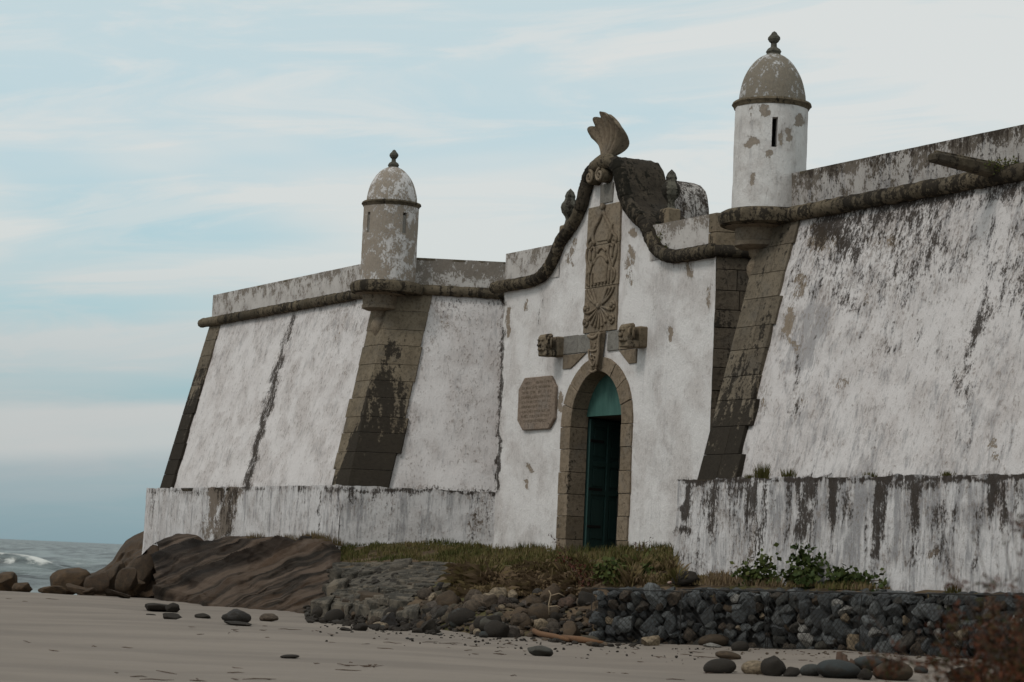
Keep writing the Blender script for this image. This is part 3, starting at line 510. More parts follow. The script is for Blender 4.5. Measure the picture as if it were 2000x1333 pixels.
# ---- turrets
def turret(cx, cy, mat, dmat, slits, lab, rw=.685, base=.92, z1=9.98, dh_=.92):
    tw = link('sentry_turret', None, parent=FORT, label=lab)
    z0 = ZC+.10; th_ = .2
    # wall with real slits: polar grid, cells over a slit are left out
    cell = 2*math.pi/160; As = [i*cell for i in range(160)]; Zs = list(np.linspace(z0, z1, 60)); vs = []; fs = []
    def isin(i, j):
        am = (i+.5)*cell; zm = (Zs[j]+Zs[j+1])/2
        for (sa, hw, za, zb) in slits:
            d = (am-sa+math.pi) % (2*math.pi)-math.pi
            if abs(d) < hw and za < zm < zb: return True
        return False
    for i in range(160):
        for j, z in enumerate(Zs):
            r = rw*(1+.012*nz(math.cos(As[i]), math.sin(As[i]), z, 2.2, cx)+.005*nz(math.cos(As[i]), math.sin(As[i]), z, 7, cx))
            vs.append((cx+r*math.cos(As[i]), cy+r*math.sin(As[i]), z))
    nb = len(vs)
    for i in range(160):
        for j, z in enumerate(Zs): vs.append((cx+(rw-th_)*math.cos(As[i]), cy+(rw-th_)*math.sin(As[i]), z))
    for i in range(160):
        for j in range(59):
            a, b, c, d = i*60+j, ((i+1) % 160)*60+j, ((i+1) % 160)*60+j+1, i*60+j+1
            if isin(i, j):
                if not isin((i-1) % 160, j): fs.append((a, d, d+nb, a+nb))
                if not isin((i+1) % 160, j): fs.append((b, c, c+nb, b+nb))
                if not isin(i, j-1): fs.append((a, b, b+nb, a+nb))
                if not isin(i, j+1): fs.append((d, c, c+nb, d+nb))
            else: fs.append((a, b, c, d)); fs.append((a+nb, d+nb, c+nb, b+nb))
    o = mk('turret_wall', vs, fs, mat, tw, True); paint(o); o.data.set_sharp_from_angle(angle=math.radians(50))
    ro = rw+.045
    lathe('cornice', [(rw-.05, z1-.10), (rw+.01, z1-.09), (ro-.01, z1-.035), (ro+.015, z1-.01), (ro, z1+.03), (rw-.06, z1+.045)], cx, cy, M['cordon'], tw, 48, jit=.03)
    prof = []
    for i in range(19):
        a = math.pi/2*i/18; prof.append(((rw-.055)*math.cos(a)**.98 if i < 18 else .02, z1+.03+dh_*math.sin(a)**1.06))
    prof = [(max(r, .02), z) for r, z in prof]; d = lathe('dome', prof, cx, cy, dmat, tw, 56, jit=.02); paint(d)
    zt_ = z1+dh_-.07
    lathe('finial', [(.14, zt_), (.155, zt_+.05), (.13, zt_+.10), (.15, zt_+.14), (.12, zt_+.19), (.06, zt_+.23), (.055, zt_+.30), (.09, zt_+.33), (.12, zt_+.38), (.115, zt_+.42), (.06, zt_+.48), (.045, zt_+.51), (.0, zt_+.54)], cx, cy, M['finial'], tw, 8, False)
    lathe('turret_ring', [(base-.25, ZC-.17), (base-.03, ZC-.14), (base, ZC-.06), (base+.01, ZC+.02), (base-.03, ZC+.09), (base-.10, ZC+.13), (rw-.1, ZC+.14)], cx, cy, M['cordon'], tw, 56, jit=.02)['stain'] = .55
    kx, ky = cx+(-.14*S_+(-.10)*-C_)*.0-.12, cy-.13
    lathe('corbel', [(.0, ZC-.155), (.62, ZC-.16), (.44, ZC-.20), (.42, ZC-.42), (.45, ZC-.44), (.44, ZC-.52), (.34, ZC-.56), (.17, ZC-.58), (.15, ZC-.68), (.11, ZC-.74), (.15, ZC-.80), (.19, ZC-.90), (.19, ZC-1.0), (.15, ZC-1.10), (.08, ZC-1.2), (.05, ZC-1.26), (.09, ZC-1.30), (.06, ZC-1.36), (0, ZC-1.4)], kx, ky, M['carved'], tw, 32)['stain'] = .25
    return tw
def angto(cx, cy, px, py):   # bearing on the turret of a point seen at px
    best = None
    for i in range(720):
        a = 2*math.pi*i/720; W = L2W(cx+.685*math.cos(a), cy+.685*math.sin(a), 9.4); n = U_*math.cos(a)+V_*math.sin(a)
        if n@(EYE-W) <= 0: continue
        d = abs(proj(W)[0]-px)
        if best is None or d < best[0]: best = (d, a)
    return best[1]
tl = (-7.26, -1.86); tr = (8.67, -1.72)
turret(*tl, M['towerL'], M['towerL'], [(angto(*tl, 719, 430), .075, 9.22, 9.72), (angto(*tl, 790, 430), .075, 9.22, 9.72)], 'brown bare plastered sentry turret on the left bastion corner', z1=10.0, dh_=.92)
turret(*tr, M['towerR'], M['domeR'], [(angto(*tr, 1513, 250), .075, 9.15, 9.72)], 'tall white sentry turret with one open slit on the right bastion corner', z1=10.08, dh_=.96)
for px in (719, 790):      # the left turret's slits are walled up a hand's depth in
    a = angto(*tl, px, 430); bx_, by_ = tl[0]+.655*math.cos(a), tl[1]+.655*math.sin(a); s = (-math.sin(a)*.06, math.cos(a)*.06)
    mk('slit_filling', [(bx_-s[0], by_-s[1], 9.2), (bx_+s[0], by_+s[1], 9.2), (bx_+s[0], by_+s[1], 9.66), (bx_-s[0], by_-s[1], 9.66)], [(0, 1, 2, 3)], M['grey_slab'], FORT)
# ---- arch and door
ar = link('door_arch', None, parent=FORT, label='brown cut stone arch around the doorway')
def ell(a, b, an): return XC+a*math.cos(an), ZS+b*math.sin(an)
na = 9
for i in range(na):
    a0 = math.pi*i/na+.006; a1 = math.pi*(i+1)/na-.006; m_ = 5; A = [a0+(a1-a0)*q/(m_-1) for q in range(m_)]
    o_ = [ell(1.53, 1.54, a) for a in A]; i_ = [ell(1.09, 1.22, a) for a in A]; poly = o_+i_[::-1]
    stoneobj('arch_stone', [(x, .42, z) for x, z in poly], [(x, -.045-.008*(i % 2), z) for x, z in poly], M['arch'], random.uniform(-.2, .1), ar)
zj = [1.35, 1.86, 2.38, 2.88, 3.38, 3.90, ZS]
for sx in (-1, 1):
    for i in range(6):
        wj = .43+random.uniform(-.02, .02); x0 = XC+sx*1.09; x1 = XC+sx*(1.09+wj); a, b = min(x0, x1), max(x0, x1); f = -.04-.012*(i % 2)
        stoneobj('jamb_stone', [(a, f, zj[i]+.005), (b, f, zj[i]+.005), (b, .42, zj[i]+.005), (a, .42, zj[i]+.005)], [(a, f, zj[i+1]-.005), (b, f, zj[i+1]-.005), (b, .42, zj[i+1]-.005), (a, .42, zj[i+1]-.005)], M['arch'], random.uniform(0, .55) if sx < 0 else random.uniform(-.2, .15), ar)
n = 24; poly = [ell(1.2, 1.27, math.pi*i/n) for i in range(n+1)]; poly = [(x, max(z, 4.66)) for x, z in poly]
prism('tympanum', [(x, .50, z) for x, z in poly], [(x, .36, z) for x, z in poly], M['teal'], FORT, 0, label='teal painted panel filling the top of the arch')
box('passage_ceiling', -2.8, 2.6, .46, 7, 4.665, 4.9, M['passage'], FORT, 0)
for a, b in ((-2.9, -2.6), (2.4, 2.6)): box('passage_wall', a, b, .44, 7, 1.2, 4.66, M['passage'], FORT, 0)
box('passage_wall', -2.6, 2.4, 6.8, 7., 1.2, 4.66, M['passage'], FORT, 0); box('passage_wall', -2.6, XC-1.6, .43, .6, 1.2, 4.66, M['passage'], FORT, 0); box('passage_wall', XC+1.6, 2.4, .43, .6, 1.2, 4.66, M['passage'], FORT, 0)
box('threshold', -1.6, 1.75, -.1, 7, 1.2, 1.60, M['quoin'], FORT, .01)
dh = link('door', None, parent=FORT, label='dark green panelled door leaf standing ajar'); hx, hy = -1.16, .47; dd = np.array([-.41, .91]); dd = dd/np.linalg.norm(dd); dn = np.array([dd[1], -dd[0]])
def dbox(name, s0, s1, z0, z1, t0, t1, mat=M['door'], bev=.008):
    P4 = [np.array([hx, hy])+dd*s+dn*q for s, q in ((s0, t0), (s1, t0), (s1, t1), (s0, t1))]
    return prism(name, [(*p, z0) for p in P4], [(*p, z1) for p in P4], mat, dh, bev)
dbox('door_board', 0, 2.4, 1.63, 4.64, -.05, 0)
for s in (0.0, .72, 1.5, 2.26): dbox('stile', s, s+.14, 1.65, 4.62, .002, .04)
for z in (1.66, 2.9, 3.55, 4.48): dbox('rail', 0.145, 2.255, z, z+.13, .002, .034)
for s0, s1 in ((.20, .66), (.92, 1.44), (1.70, 2.2)):
    for z0, z1 in ((1.9, 2.8), (3.1, 3.5), (3.78, 4.4)): dbox('door_panel', s0, s1, z0, z1, .002, .022)
for z in (2.15, 3.0, 4.1): dbox('hinge', 0, .55, z, z+.06, .042, .055, M['iron'], .002)
# ---- plaque
pq = [(-3.56, 4.62), (-3.3, 4.38), (-2.08, 4.38), (-1.83, 4.62), (-1.83, 5.36), (-2.08, 5.62), (-3.3, 5.62), (-3.56, 5.36)]
po = prism('plaque', [(x, .0, z) for x, z in pq], [(x, -.085, z) for x, z in pq], M['plaque'], FORT, .018, label='eight sided brown inscription stone left of the door')
vs = []; fs = []
for r in range(9):
    z = 5.46-r*.112; x = -3.36+(.12 if r in (0, 8) else 0)
    while x < -2.03-(.12 if r in (0, 8) else 0):
        wd = random.choice([.018, .03, .045]); hh = .055
        if random.random() < .86:
            for (a, b, c, d) in random.choice([[(0, .012, 0, 1), (.012, 1, .85, 1)], [(0, .012, 0, 1)], [(0, .012, 0, 1), (.8, 1.1, 0, 1)], [(0, 1, .85, 1), (0, 1, 0, .15), (0, .3, 0, 1)]]):
                x0 = x+(a if a < .1 else a*wd); x1 = x+(b if b < .1 else b*wd); z0 = z+c*hh; z1 = z+d*hh
                k_ = len(vs); vs += [(x0, -.092, z0), (x1, -.092, z0), (x1, -.092, z1), (x0, -.092, z1)]; fs.append((k_, k_+1, k_+2, k_+3))
        x += wd+.026
t = NT('worn_lettering', .9, .1); t.col((.15, .115, .08)); mk('inscription', vs, fs, t.m, po)
# ---- relief panel above the door
cv = link('relief_panel', None, parent=FORT, label='tall carved stone panel with scrolls and a shell above the door')
for z0, z1 in ((6.5, 7.52), (7.52, 8.48), (8.48, 9.38)): stoneobj('panel_slab', [(-.75, -.05, z0+.005), (.66, -.05, z0+.005), (.66, .1, z0+.005), (-.75, .1, z0+.005)], [(-.73, -.05, z1-.005), (.65, -.05, z1-.005), (.65, .1, z1-.005), (-.73, .1, z1-.005)], M['carved'], 0, cv)
stoneobj('panel_slab', [(-.28, -.03, 9.42), (.26, -.03, 9.42), (.26, .1, 9.42), (-.28, .1, 9.42)], [(-.28, -.03, 9.86), (.26, -.03, 9.86), (.26, .1, 9.86), (-.28, .1, 9.86)], M['grey_slab'], 0, cv)
X0 = -.05; yr = -.065
def arcp(cx, cz, r, a0, a1, n=12, k=1.): return [(cx+r*k**(i/n)*math.cos(a0+(a1-a0)*i/n), yr, cz+r*k**(i/n)*math.sin(a0+(a1-a0)*i/n)) for i in range(n+1)]
def bez(*P, n=14):
    out_ = []
    for i in range(n+1):
        t_ = i/n; Q = [np.array(p, float) for p in P]
        while len(Q) > 1: Q = [Q[j]*(1-t_)+Q[j+1]*t_ for j in range(len(Q)-1)]
        out_.append((Q[0][0], yr, Q[0][1]))
    return out_
ps = []
for s in (-1, 1):
    f = lambda x: X0+s*x
    ps += [(bez((f(.30), 8.50), (f(.62), 8.85), (f(.02), 9.0), (f(.0), 9.30)), .045), (arcp(f(.52), 8.52, .13, math.pi*(.5), math.pi*(.5)+s*-5.5, 16, .35), .035), (bez((f(.52), 8.65), (f(.35), 8.75), (f(.42), 8.9)), .035)]
    ps += [(bez((f(.30), 8.40), (f(.22), 8.15), (f(.45), 8.05), (f(.47), 7.85)), .032), (bez((f(.62), 8.42), (f(.72), 8.15), (f(.50), 8.02), (f(.47), 7.85)), .032), (bez((f(.30), 8.40), (f(.38), 8.5), (f(.46), 8.38)), .03), (bez((f(.62), 8.42), (f(.54), 8.5), (f(.46), 8.38), (f(.46), 8.15)), .03)]
    ps += [(bez((f(.47), 7.9), (f(.7), 7.85), (f(.55), 7.6)), .03), (bez((f(.12), 8.25), (f(.30), 8.1), (f(.16), 7.9), (f(.26), 7.6)), .035)]
    for k_ in range(4): ps.append((bez((f(.08+.14*k_), 7.86), (f(.10+.14*k_), 7.75), (f(.07+.14*k_), 7.56)), .03))
    for k_ in range(3): ps.append((bez((f(.60-.14*k_), 7.48), (f(.52-.16*k_), 7.28), (f(.12), 7.12)), .032))
    for zc in (7.05, 6.75): ps += [(arcp(f(.56), zc, .085, 0, 2*math.pi*s, 12), .035), ([(f(.56), -.05, zc), (f(.56), -.12, zc)], .05)]
for k_ in range(9):
    a = math.pi*(1.08+.84*k_/8); ps.append((bez((X0+.05*math.cos(a), 7.08+.05*math.sin(a)), (X0+.30*math.cos(a+.08), 7.08+.30*math.sin(a+.08)), (X0+.50*math.cos(a), 7.08+.50*math.sin(a))), [.018+.022*i/14 for i in range(15)]))
ps += [([(X0, -.05, 9.32), (X0, -.13, 9.34)], .08), ([(X0, -.04, 7.08), (X0, -.12, 7.08)], .07), (bez((X0-.3, 8.05), (X0, 8.4), (X0+.3, 8.05)), .05), (bez((X0-.18, 8.3), (X0, 8.5), (X0+.18, 8.3)), .03)]
tubes('carving', ps, M['carved'], cv, 8)
# raised shield body in the middle of the panel
sh = [(X0-.25, 7.6), (X0+.25, 7.6), (X0+.30, 8.0), (X0+.12, 8.22), (X0-.12, 8.22), (X0-.30, 8.0)]
prism('carving', [(x, -.04, z) for x, z in sh], [(x*.9+X0*.1, -.10, z) for x, z in sh], M['carved'], cv, .02)
nb_ = [(X0-.24, 8.55), (X0+.24, 8.55), (X0+.30, 8.75), (X0+.08, 8.98), (X0, 9.15), (X0-.08, 8.98), (X0-.30, 8.75)]
prism('carving', [(x, -.04, z) for x, z in nb_], [(x*.9+X0*.1, -.075, z) for x, z in nb_], M['carved'], cv, .015)
# ---- lintel band
lb = link('lintel_band', None, parent=FORT, label='band of grey brown slabs across the top of the arch')
def slab(poly, y0=-.035, st=0., mat=M['grey_slab']): stoneobj('lintel_stone', [(x, .1, z) for x, z in poly], [(x, y0, z) for x, z in poly], mat, st, lb)
slab([(-1.63, 6.08), (-1.0, 6.08), (-1.0, 6.5), (-1.63, 6.5)]); slab([(-.985, 6.08), (-.36, 6.08), (-.36, 6.485), (-.985, 6.485)], -.04); slab([(-1.63, 5.74), (-1.28, 5.74), (-.62, 6.065), (-1.63, 6.065)], -.03, .1, M['carved'])
slab([(.30, 6.05), (.78, 6.05), (.78, 6.485), (.30, 6.485)]); slab([(.795, 6.05), (1.5, 6.05), (1.5, 6.485), (.795, 6.485)], -.04, 0, M['carved']); slab([(.78, 6.035), (1.52, 6.035), (1.52, 5.72), (1.22, 5.72)], -.03, 0, M['arch'])
for xa in (-1.97, 1.55):
    cb_ = link('carved_corbel', None, parent=FORT, label='projecting stone corbel with a worn carved head, '+('left of the arch' if xa < 0 else 'right of the arch')); xb = xa+.36; bs = .9 if xa < 0 else .35
    stoneobj('corbel_root', [(xa, -.20, 6.03), (xb, -.20, 6.03), (xb, .1, 6.03), (xa, .1, 6.03)], [(xa, -.20, 6.49), (xb, -.20, 6.49), (xb, .1, 6.49), (xa, .1, 6.49)], M['trim'], .2, cb_, .03)
    stoneobj('corbel_arm', [(xa, -.50, 6.02), (xb, -.50, 6.02), (xb, -.205, 6.02), (xa, -.205, 6.02)], [(xa, -.50, 6.17), (xb, -.50, 6.17), (xb, -.205, 6.17), (xa, -.205, 6.17)], M['trim'], bs, cb_, .02)
    stoneobj('carved_head', [(xa+.01, -.54, 6.1), (xb-.01, -.54, 6.1), (xb-.01, -.29, 6.175), (xa+.01, -.29, 6.175)], [(xa+.01, -.54, 6.5), (xb-.01, -.54, 6.5), (xb-.01, -.29, 6.56), (xa+.01, -.29, 6.56)], M['trim'], bs, cb_, .05)
    xm = (xa+xb)/2; f1 = [([(xm, -.54, 6.30), (xm, -.61, 6.24)], .04), ([(xm-.10, -.54, 6.38), (xm-.04, -.57, 6.39)], .03), ([(xm+.04, -.57, 6.39), (xm+.10, -.54, 6.38)], .03), ([(xm-.08, -.55, 6.17), (xm, -.58, 6.165), (xm+.08, -.55, 6.17)], .024)]
    for yy in (-.48, -.38): f1 += [([(xa+.005, yy, 6.22), (xa-.01, yy, 6.3), (xa+.005, yy, 6.38), (xa+.005, yy+.05, 6.44)], .03), ([(xb-.005, yy, 6.22), (xb+.01, yy, 6.3), (xb-.005, yy, 6.38), (xb-.005, yy+.05, 6.44)], .03)]
    tubes('face_relief', f1, M['trim'], cb_, 6)['stain'] = bs*.6
# keystone cartouche
ks = link('keystone', None, parent=FORT, label='carved keystone cartouche at the crown of the arch')
stoneobj('keystone_body', [(X0-.14, -.03, 5.62), (X0+.14, -.03, 5.62), (X0+.30, -.03, 6.5), (X0-.30, -.03, 6.5)], [(X0-.10, -.15, 5.66), (X0+.10, -.15, 5.66), (X0+.24, -.17, 6.47), (X0-.24, -.17, 6.47)], M['arch'], .1, ks, .02)
yr = -.17; ps = [(bez((X0-.20, 6.1), (X0-.18, 5.85), (X0-.02, 5.72)), .03), (bez((X0+.20, 6.1), (X0+.18, 5.85), (X0+.02, 5.72)), .03), (bez((X0-.2, 6.1), (X0, 6.02), (X0+.2, 6.1)), .025), (bez((X0+.27, 6.45), (X0+.12, 6.25), (X0+.30, 6.05), (X0+.14, 5.7)), .035), (bez((X0-.25, 6.42), (X0, 6.28), (X0+.22, 6.46)), .04)]
ps += [(bez((X0-.10, 6.14), (X0-.09, 6.24)), .016), (bez((X0+.10, 6.24), (X0-.02, 6.26), (X0+.02, 6.2), (X0+.12, 6.19), (X0+.06, 6.12), (X0, 6.14)), .016), (arcp(X0-.04, 5.93, .055, 0, 6.2), .02), (arcp(X0+.08, 5.9, .05, 0, 6.2), .02), (bez((X0-.15, 5.63), (X0, 5.55), (X0+.15, 5.63)), .03)]
tubes('carving', ps, M['arch'], ks, 6); yr = -.065
# ---- volutes, shell, urns
for sx in (-.37, .06):
    vo = link('volute', None, parent=FORT, label=('left' if sx < 0 else 'right')+' of the two small spiral volutes under the shell')
    p_ = []
    for i in range(40):
        a = i/39*4.6*math.pi/1.5; r = .15*(1-i/39*.88); p_.append((sx+r*math.cos(-a+math.pi/2)*(1 if sx > 0 else -1)*-1, -.27, 10.02+r*math.sin(-a+math.pi/2)))
    tubes('spiral', [(p_, .035)], M['carved'], vo, 8); tubes('volute_body', [([(sx, -.24, 10.02), (sx, -.02, 10.02)], .165)], M['cordon'], vo, 20)
tubes('crown_roll', [([(-.46, -.12, 10.22), (-.2, -.14, 10.30), (.0, -.14, 10.33), (.25, -.14, 10.32), (.46, -.12, 10.22)], [.14, .17, .19, .17, .14])], M['cordon'], FORT, 12)
vs = []; nA, nR = 73, 12; bx0, bz0 = -.24, 10.30
for q in (0, 1):
    for i in range(nA):
        f = i/(nA-1); a = math.radians(-42+84*f); rib = abs(math.sin(f*math.pi*5.0)); lob = .90+.10*rib**.5; R = (1.17+.06*math.cos(a*2))*lob*(1-.10*abs(f-.5)*2)
        for j in range(nR):
            rr = .20+(R-.20)*j/(nR-1); g_ = j/(nR-1)
            y = .10+.10*math.sin(g_*math.pi*.75)-.20*g_**2.5+(.13*(1-rib)*g_**.7)+.30*max(0, f-.45)**1.5*g_
            vs.append((bx0+rr*math.sin(a)*.86, y-.12+q*(.10+.16*math.sin(g_*math.pi)), bz0+rr*math.cos(a)))
nn_ = nA*nR; fs = gridfaces(nA, nR)+[tuple(x+nn_ for x in f[::-1]) for f in gridfaces(nA, nR)]
for i in range(nA-1): a, b = i*nR+nR-1, (i+1)*nR+nR-1; fs.append((a, a+nn_, b+nn_, b)); a, b = i*nR, (i+1)*nR; fs.append((a, b, b+nn_, a+nn_))
for j in range(nR-1): fs.append((j, j+nn_, j+1+nn_, j+1)); k_ = (nA-1)*nR+j; fs.append((k_, k_+1, k_+1+nn_, k_+nn_))
o = mk('shell_finial', vs, fs, M['carved'], FORT, True, label='large fluted stone scallop shell crowning the gable'); o['stain'] = .35; o.data.set_sharp_from_angle(angle=math.radians(50))
for sx in (-2.34, 2.0):
    ur = link('urn', None, parent=FORT, label='stone urn on a pedestal '+('left of the gable' if sx < 0 else 'right of the gable, blackened')); st = .2 if sx < 0 else 1.1
    zb = 8.72 if sx < 0 else 8.62; stoneobj('pedestal', [(sx-.2, .2, zb-.35), (sx+.2, .2, zb-.35), (sx+.2, .6, zb-.35), (sx-.2, .6, zb-.35)], [(sx-.17, .23, zb+.48), (sx+.17, .23, zb+.48), (sx+.17, .57, zb+.48), (sx-.17, .57, zb+.48)], M['trim'], st-.3, ur, .03)
    u_ = lathe('urn_body', [(.15, zb+.46), (.11, zb+.52), (.09, zb+.62), (.11, zb+.68), (.19, zb+.78), (.22, zb+.90), (.20, zb+.98), (.14, zb+1.06), (.12, zb+1.12), (.13, zb+1.17), (.09, zb+1.27), (.0, zb+1.36)], sx, .4, M['finial'], ur, 10, False); u_['stain'] = st
# ---- stone water spout and its moss
xs0, _, zs0 = onplane(1935, 352, -1.9)
sp = link('water_spout', None, parent=FORT, label='slanting stone water spout jutting from the right string course')
stoneobj('spout_trough', [(xs0-.10, -3.15, 7.98), (xs0+.16, -3.15, 7.98), (xs0+.16, -1.7, 7.86), (xs0-.10, -1.7, 7.86)], [(xs0-.10, -3.15, 8.12), (xs0+.16, -3.15, 8.12), (xs0+.16, -1.7, 8.08), (xs0-.10, -1.7, 8.08)], M['cordon'], .15, sp, .03)
stoneobj('spout_rim', [(xs0-.12, -3.0, 8.125), (xs0-.04, -3.0, 8.125), (xs0-.04, -1.7, 8.085), (xs0-.12, -1.7, 8.085)], [(xs0-.12, -3.0, 8.19), (xs0-.04, -3.0, 8.19), (xs0-.04, -1.7, 8.15), (xs0-.12, -1.7, 8.15)], M['cordon'], .5, sp, .01)

def foliage(name, pts, size, mat, parent=None, tint=None, elong=1.6, label=None, **k):
    """leaf faces: pts (n,3)"""
    n = len(pts); P = np.asarray(pts, float); a = rng.normal(size=(n, 3)); a /= np.linalg.norm(a, axis=1)[:, None]; b = rng.normal(size=(n, 3)); b -= (b*a).sum(1)[:, None]*a; b /= np.linalg.norm(b, axis=1)[:, None]
    s = np.asarray(size)*rng.uniform(.6, 1.25, n); s = s[:, None]; q = np.stack([P, P+a*s*elong*.5+b*s*.45, P+a*s*elong, P+a*s*elong*.5-b*s*.45], 1).reshape(-1, 3)
    o = mk(name, q, [(4*i, 4*i+1, 4*i+2, 4*i+3) for i in range(n)], mat, parent, label=label, **k)
    tv = rng.random(n) if tint is None else np.clip(np.asarray(tint)+rng.normal(0, .12, n), 0, 1); attr(o, 'tint', np.repeat(tv, 4)); return o
def blob(c, r, n): d = rng.normal(size=(n, 3)); d /= np.linalg.norm(d, axis=1)[:, None]; return np.asarray(c)+d*np.asarray(r)*(rng.random((n, 1))**.4)
W_ = L2W
# moss and ferns rooted in the masonry: plants of their own
def mossclump(cs, n, size, label, mat=M['grass'], tint=.2):
    pts = np.concatenate([blob(W_(*c), r, n) for c, r in cs]); o = foliage('moss_clump', pts-np.array(W_(*cs[0][0])), size, mat, None, np.full(len(pts), tint), cat='moss', label=label); o.location = W_(*cs[0][0]); return o
mossclump([((2.35, .05, 8.35), (.16, .12, .22)), ((2.1, .1, 8.55), (.18, .12, .2)), ((2.6, 0, 8.1), (.12, .08, .14))], 260, .035, 'dark green moss tuft growing in the right hollow of the gable coping')
mossclump([((xs0+.35, -1.85, 8.02), (.45, .14, .14))], 240, .035, 'dark moss clump where the stone spout meets the right parapet', tint=.1)

# ------------------------------------------------------------------ SAND, SEA
def zsand(X, D):
    X = np.asarray(X, float); D = np.asarray(D, float)
    z = .24*sstep(X, 1.5, 7.5)*sstep(D, 29, 33.5)-.05*np.clip(D-58+np.clip(-X-9, -4, 2)*.3, 0, 40)*(X < 3)*1.
    return z+.02*np.sin(X*.9+D*.33)*sstep(D, 15, 30)*(D < 60)
def sandpt(u, v):
    D = 35.
    for _ in range(40):
        r = ray(u, v); z = float(zsand(r[0]*D, D)); Dn = (z-EYE[2])/r[2]
        if not (5 < Dn < 90): Dn = 60.
        D = D*.5+Dn*.5
    p = EYE+ray(u, v)*D; p[2] = float(zsand(p[0], D)); return p
Ds = np.concatenate([np.linspace(-15, 18, 34), np.linspace(18.4, 66, 150), np.linspace(67, 110, 12)]); Xs = np.concatenate([np.linspace(-160, -32, 12), np.linspace(-30, 26, 150), np.linspace(30, 120, 10)])
vs = []
for X in Xs:
    for D in Ds:
        h = .035*nz(X, D*1.6, 0, .55)+.012*nz(X, D*1.8, 0, 1.9) if 15 < D < 66 and -30 < X < 26 else 0
        vs.append((X, D, float(zsand(X, D))+h*(1 if D < 57 else .4)))
mk('sand_beach', vs, gridfaces(len(Xs), len(Ds)), M['sand'], None, True, kind='structure', label='smooth pale grey beach sand')
vs = []; fo = []; ZSEA = -.75
Dn = np.concatenate([np.linspace(62, 250, 330), 250*1.02**np.arange(1, 150)]); Un = np.linspace(-.40, .10, 220)
for t_ in Un:
    for D in Dn:
        X = t_*D; a = .42 if D > 120 else .34*(D-55)/65
        h = a*(nz(X*.5, D, 0, .06, 3)*1.3+nz(X*.35, D, 0, .10)*1.2+nz(X*.4, D, 0, .30, 5)*.9+nz(X*.6, D, 0, .8, 9)*.4)*min(1, 900/D*1.2)
        x1 = X+35; crest = 158+6*nz(X, 0, 0, .03)+4*math.sin(X*.05); f = 0
        env = float(sstep(-X, 27, 33)); d_ = D-crest; prof = math.exp(-(d_/3.2)**2) if d_ > 0 else math.exp(-(d_/2.2)**2); h += 1.15*env*prof*(.85+.3*nz(X, 0, 0, .12))
        n1 = nz(X, D, 0, .35, 2); f = max(f, env*(math.exp(-((d_-.3)/1.7)**2)*1.05)*(.8+.7*nz(X, 3, 0, .2)), .55*float(sstep(np.array(h), .28, .6)))
        f = max(f, env*float(sstep(-D, -(crest-5), -(crest-14)))*.45*(.9+.9*n1)); c2 = 100+3*nz(X, 0, 0, .05); f = max(f, .8*math.exp(-((D-c2)/9)**2)*(.7+n1)); f = max(f, .55*float(sstep(-D, -95, -75)))
        c3 = 215+10*nz(X, 0, 0, .02); f = max(f, .55*math.exp(-((D-128-5*nz(X, 0, 0, .06, 2))/3)**2)*(.6+1.2*n1)); f = max(f, .30*math.exp(-((D-c3)/6)**2)*(.6+1.4*nz(X, D, 0, .1, 7)))
        vs.append((X, D, ZSEA+h)); fo.append(max(0, f))
sea = mk('sea', vs, gridfaces(len(Un), len(Dn)), M['sea'], None, True, kind='structure', label='choppy grey green sea with a breaking wave'); attr(sea, 'foam', fo)
zz = ZSEA-.35; mk('sea_far', [(-30000, 64, zz), (30000, 64, zz), (30000, 50000, zz), (-30000, 50000, zz)], [(0, 1, 2, 3)], M['sea'], None, kind='structure')

# ------------------------------------------------------------------ BANK between the beach and the walls
def Dwall(u, v):
    if u < 966:
        c = np.array(PLc); n2 = np.array([fd[1], -fd[0]]); r = ray(u, v); e0 = EYE-O_
        num = (c@n2)-(np.array([e0@U_, e0@V_])@n2); den = np.array([r@U_, r@V_])@n2; D1 = num/den
        l = onplane(u, v, -3.3); D2 = float(L2W(*l)[1]); return min(D1, 200) if l[0] > PLc[0] else D2
    l = onplane(u, v, 0. if u < 1322 else -3.33); return float(L2W(*l)[1])
hz = lambda u: 1052.2+.0448*u
TB = [ # u, v0, (v,D)x4, v5
 (640, 1211, (1162, 48), (1124, 51.5), (1102, 53.5), (1085, 55.0), 1066), (680, 1214, (1165, 47), (1122, 51), (1103, 52.5), (1085, 54.5), 1066), (760, 1224, (1172, 44.5), (1128, 48.5), (1104, 51), (1088, 53), 1061), (830, 1230, (1180, 43), (1140, 46.2), (1106, 50), (1090, 52.5), 1062),
 (880, 1235, (1188, 42), (1152, 44), (1122, 46.5), (1096, 50.5), 1064), (940, 1240, (1192, 41.3), (1157, 43), (1112, 45), (1090, 50), 1070), (1100, 1248, (1200, 40.9), (1158, 42.5), (1101, 44.5), (1087, 48), 1079), (1200, 1252, (1200, 40.1), (1150, 41.3), (1100, 43), (1087, 46.5), 1077),
 (1300, 1252, (1200, 39.3), (1148, 40), (1108, 42), (1088, 45.2), 1075), (1318, 1253, (1200, 39.2), (1147, 39.9), (1110, 41.8), (1092, 44.8), 1077), (1326, 1253, (1200, 39.1), (1147, 39.8), (1138, 40.3), (1130, 40.8), 1122), (1500, 1258, (1200, 38.1), (1149, 38.3), (1146, 38.6), (1143, 38.9), 1140),
 (1700, 1268, (1210, 35.9), (1158, 36.1), (1156, 36.4), (1154, 36.6), 1152), (2000, 1280, (1220, 32.9), (1170, 33.1), (1169, 33.3), (1168, 33.5), 1166), (2300, 1300, (1220, 30), (1185, 30.2), (1184, 30.4), (1182, 30.6), 1180)]
_BC = {}
def bank_rows(u):
    k = round(u/3)
    if k not in _BC: _BC[k] = _bank_rows(k*3.)
    return _BC[k]
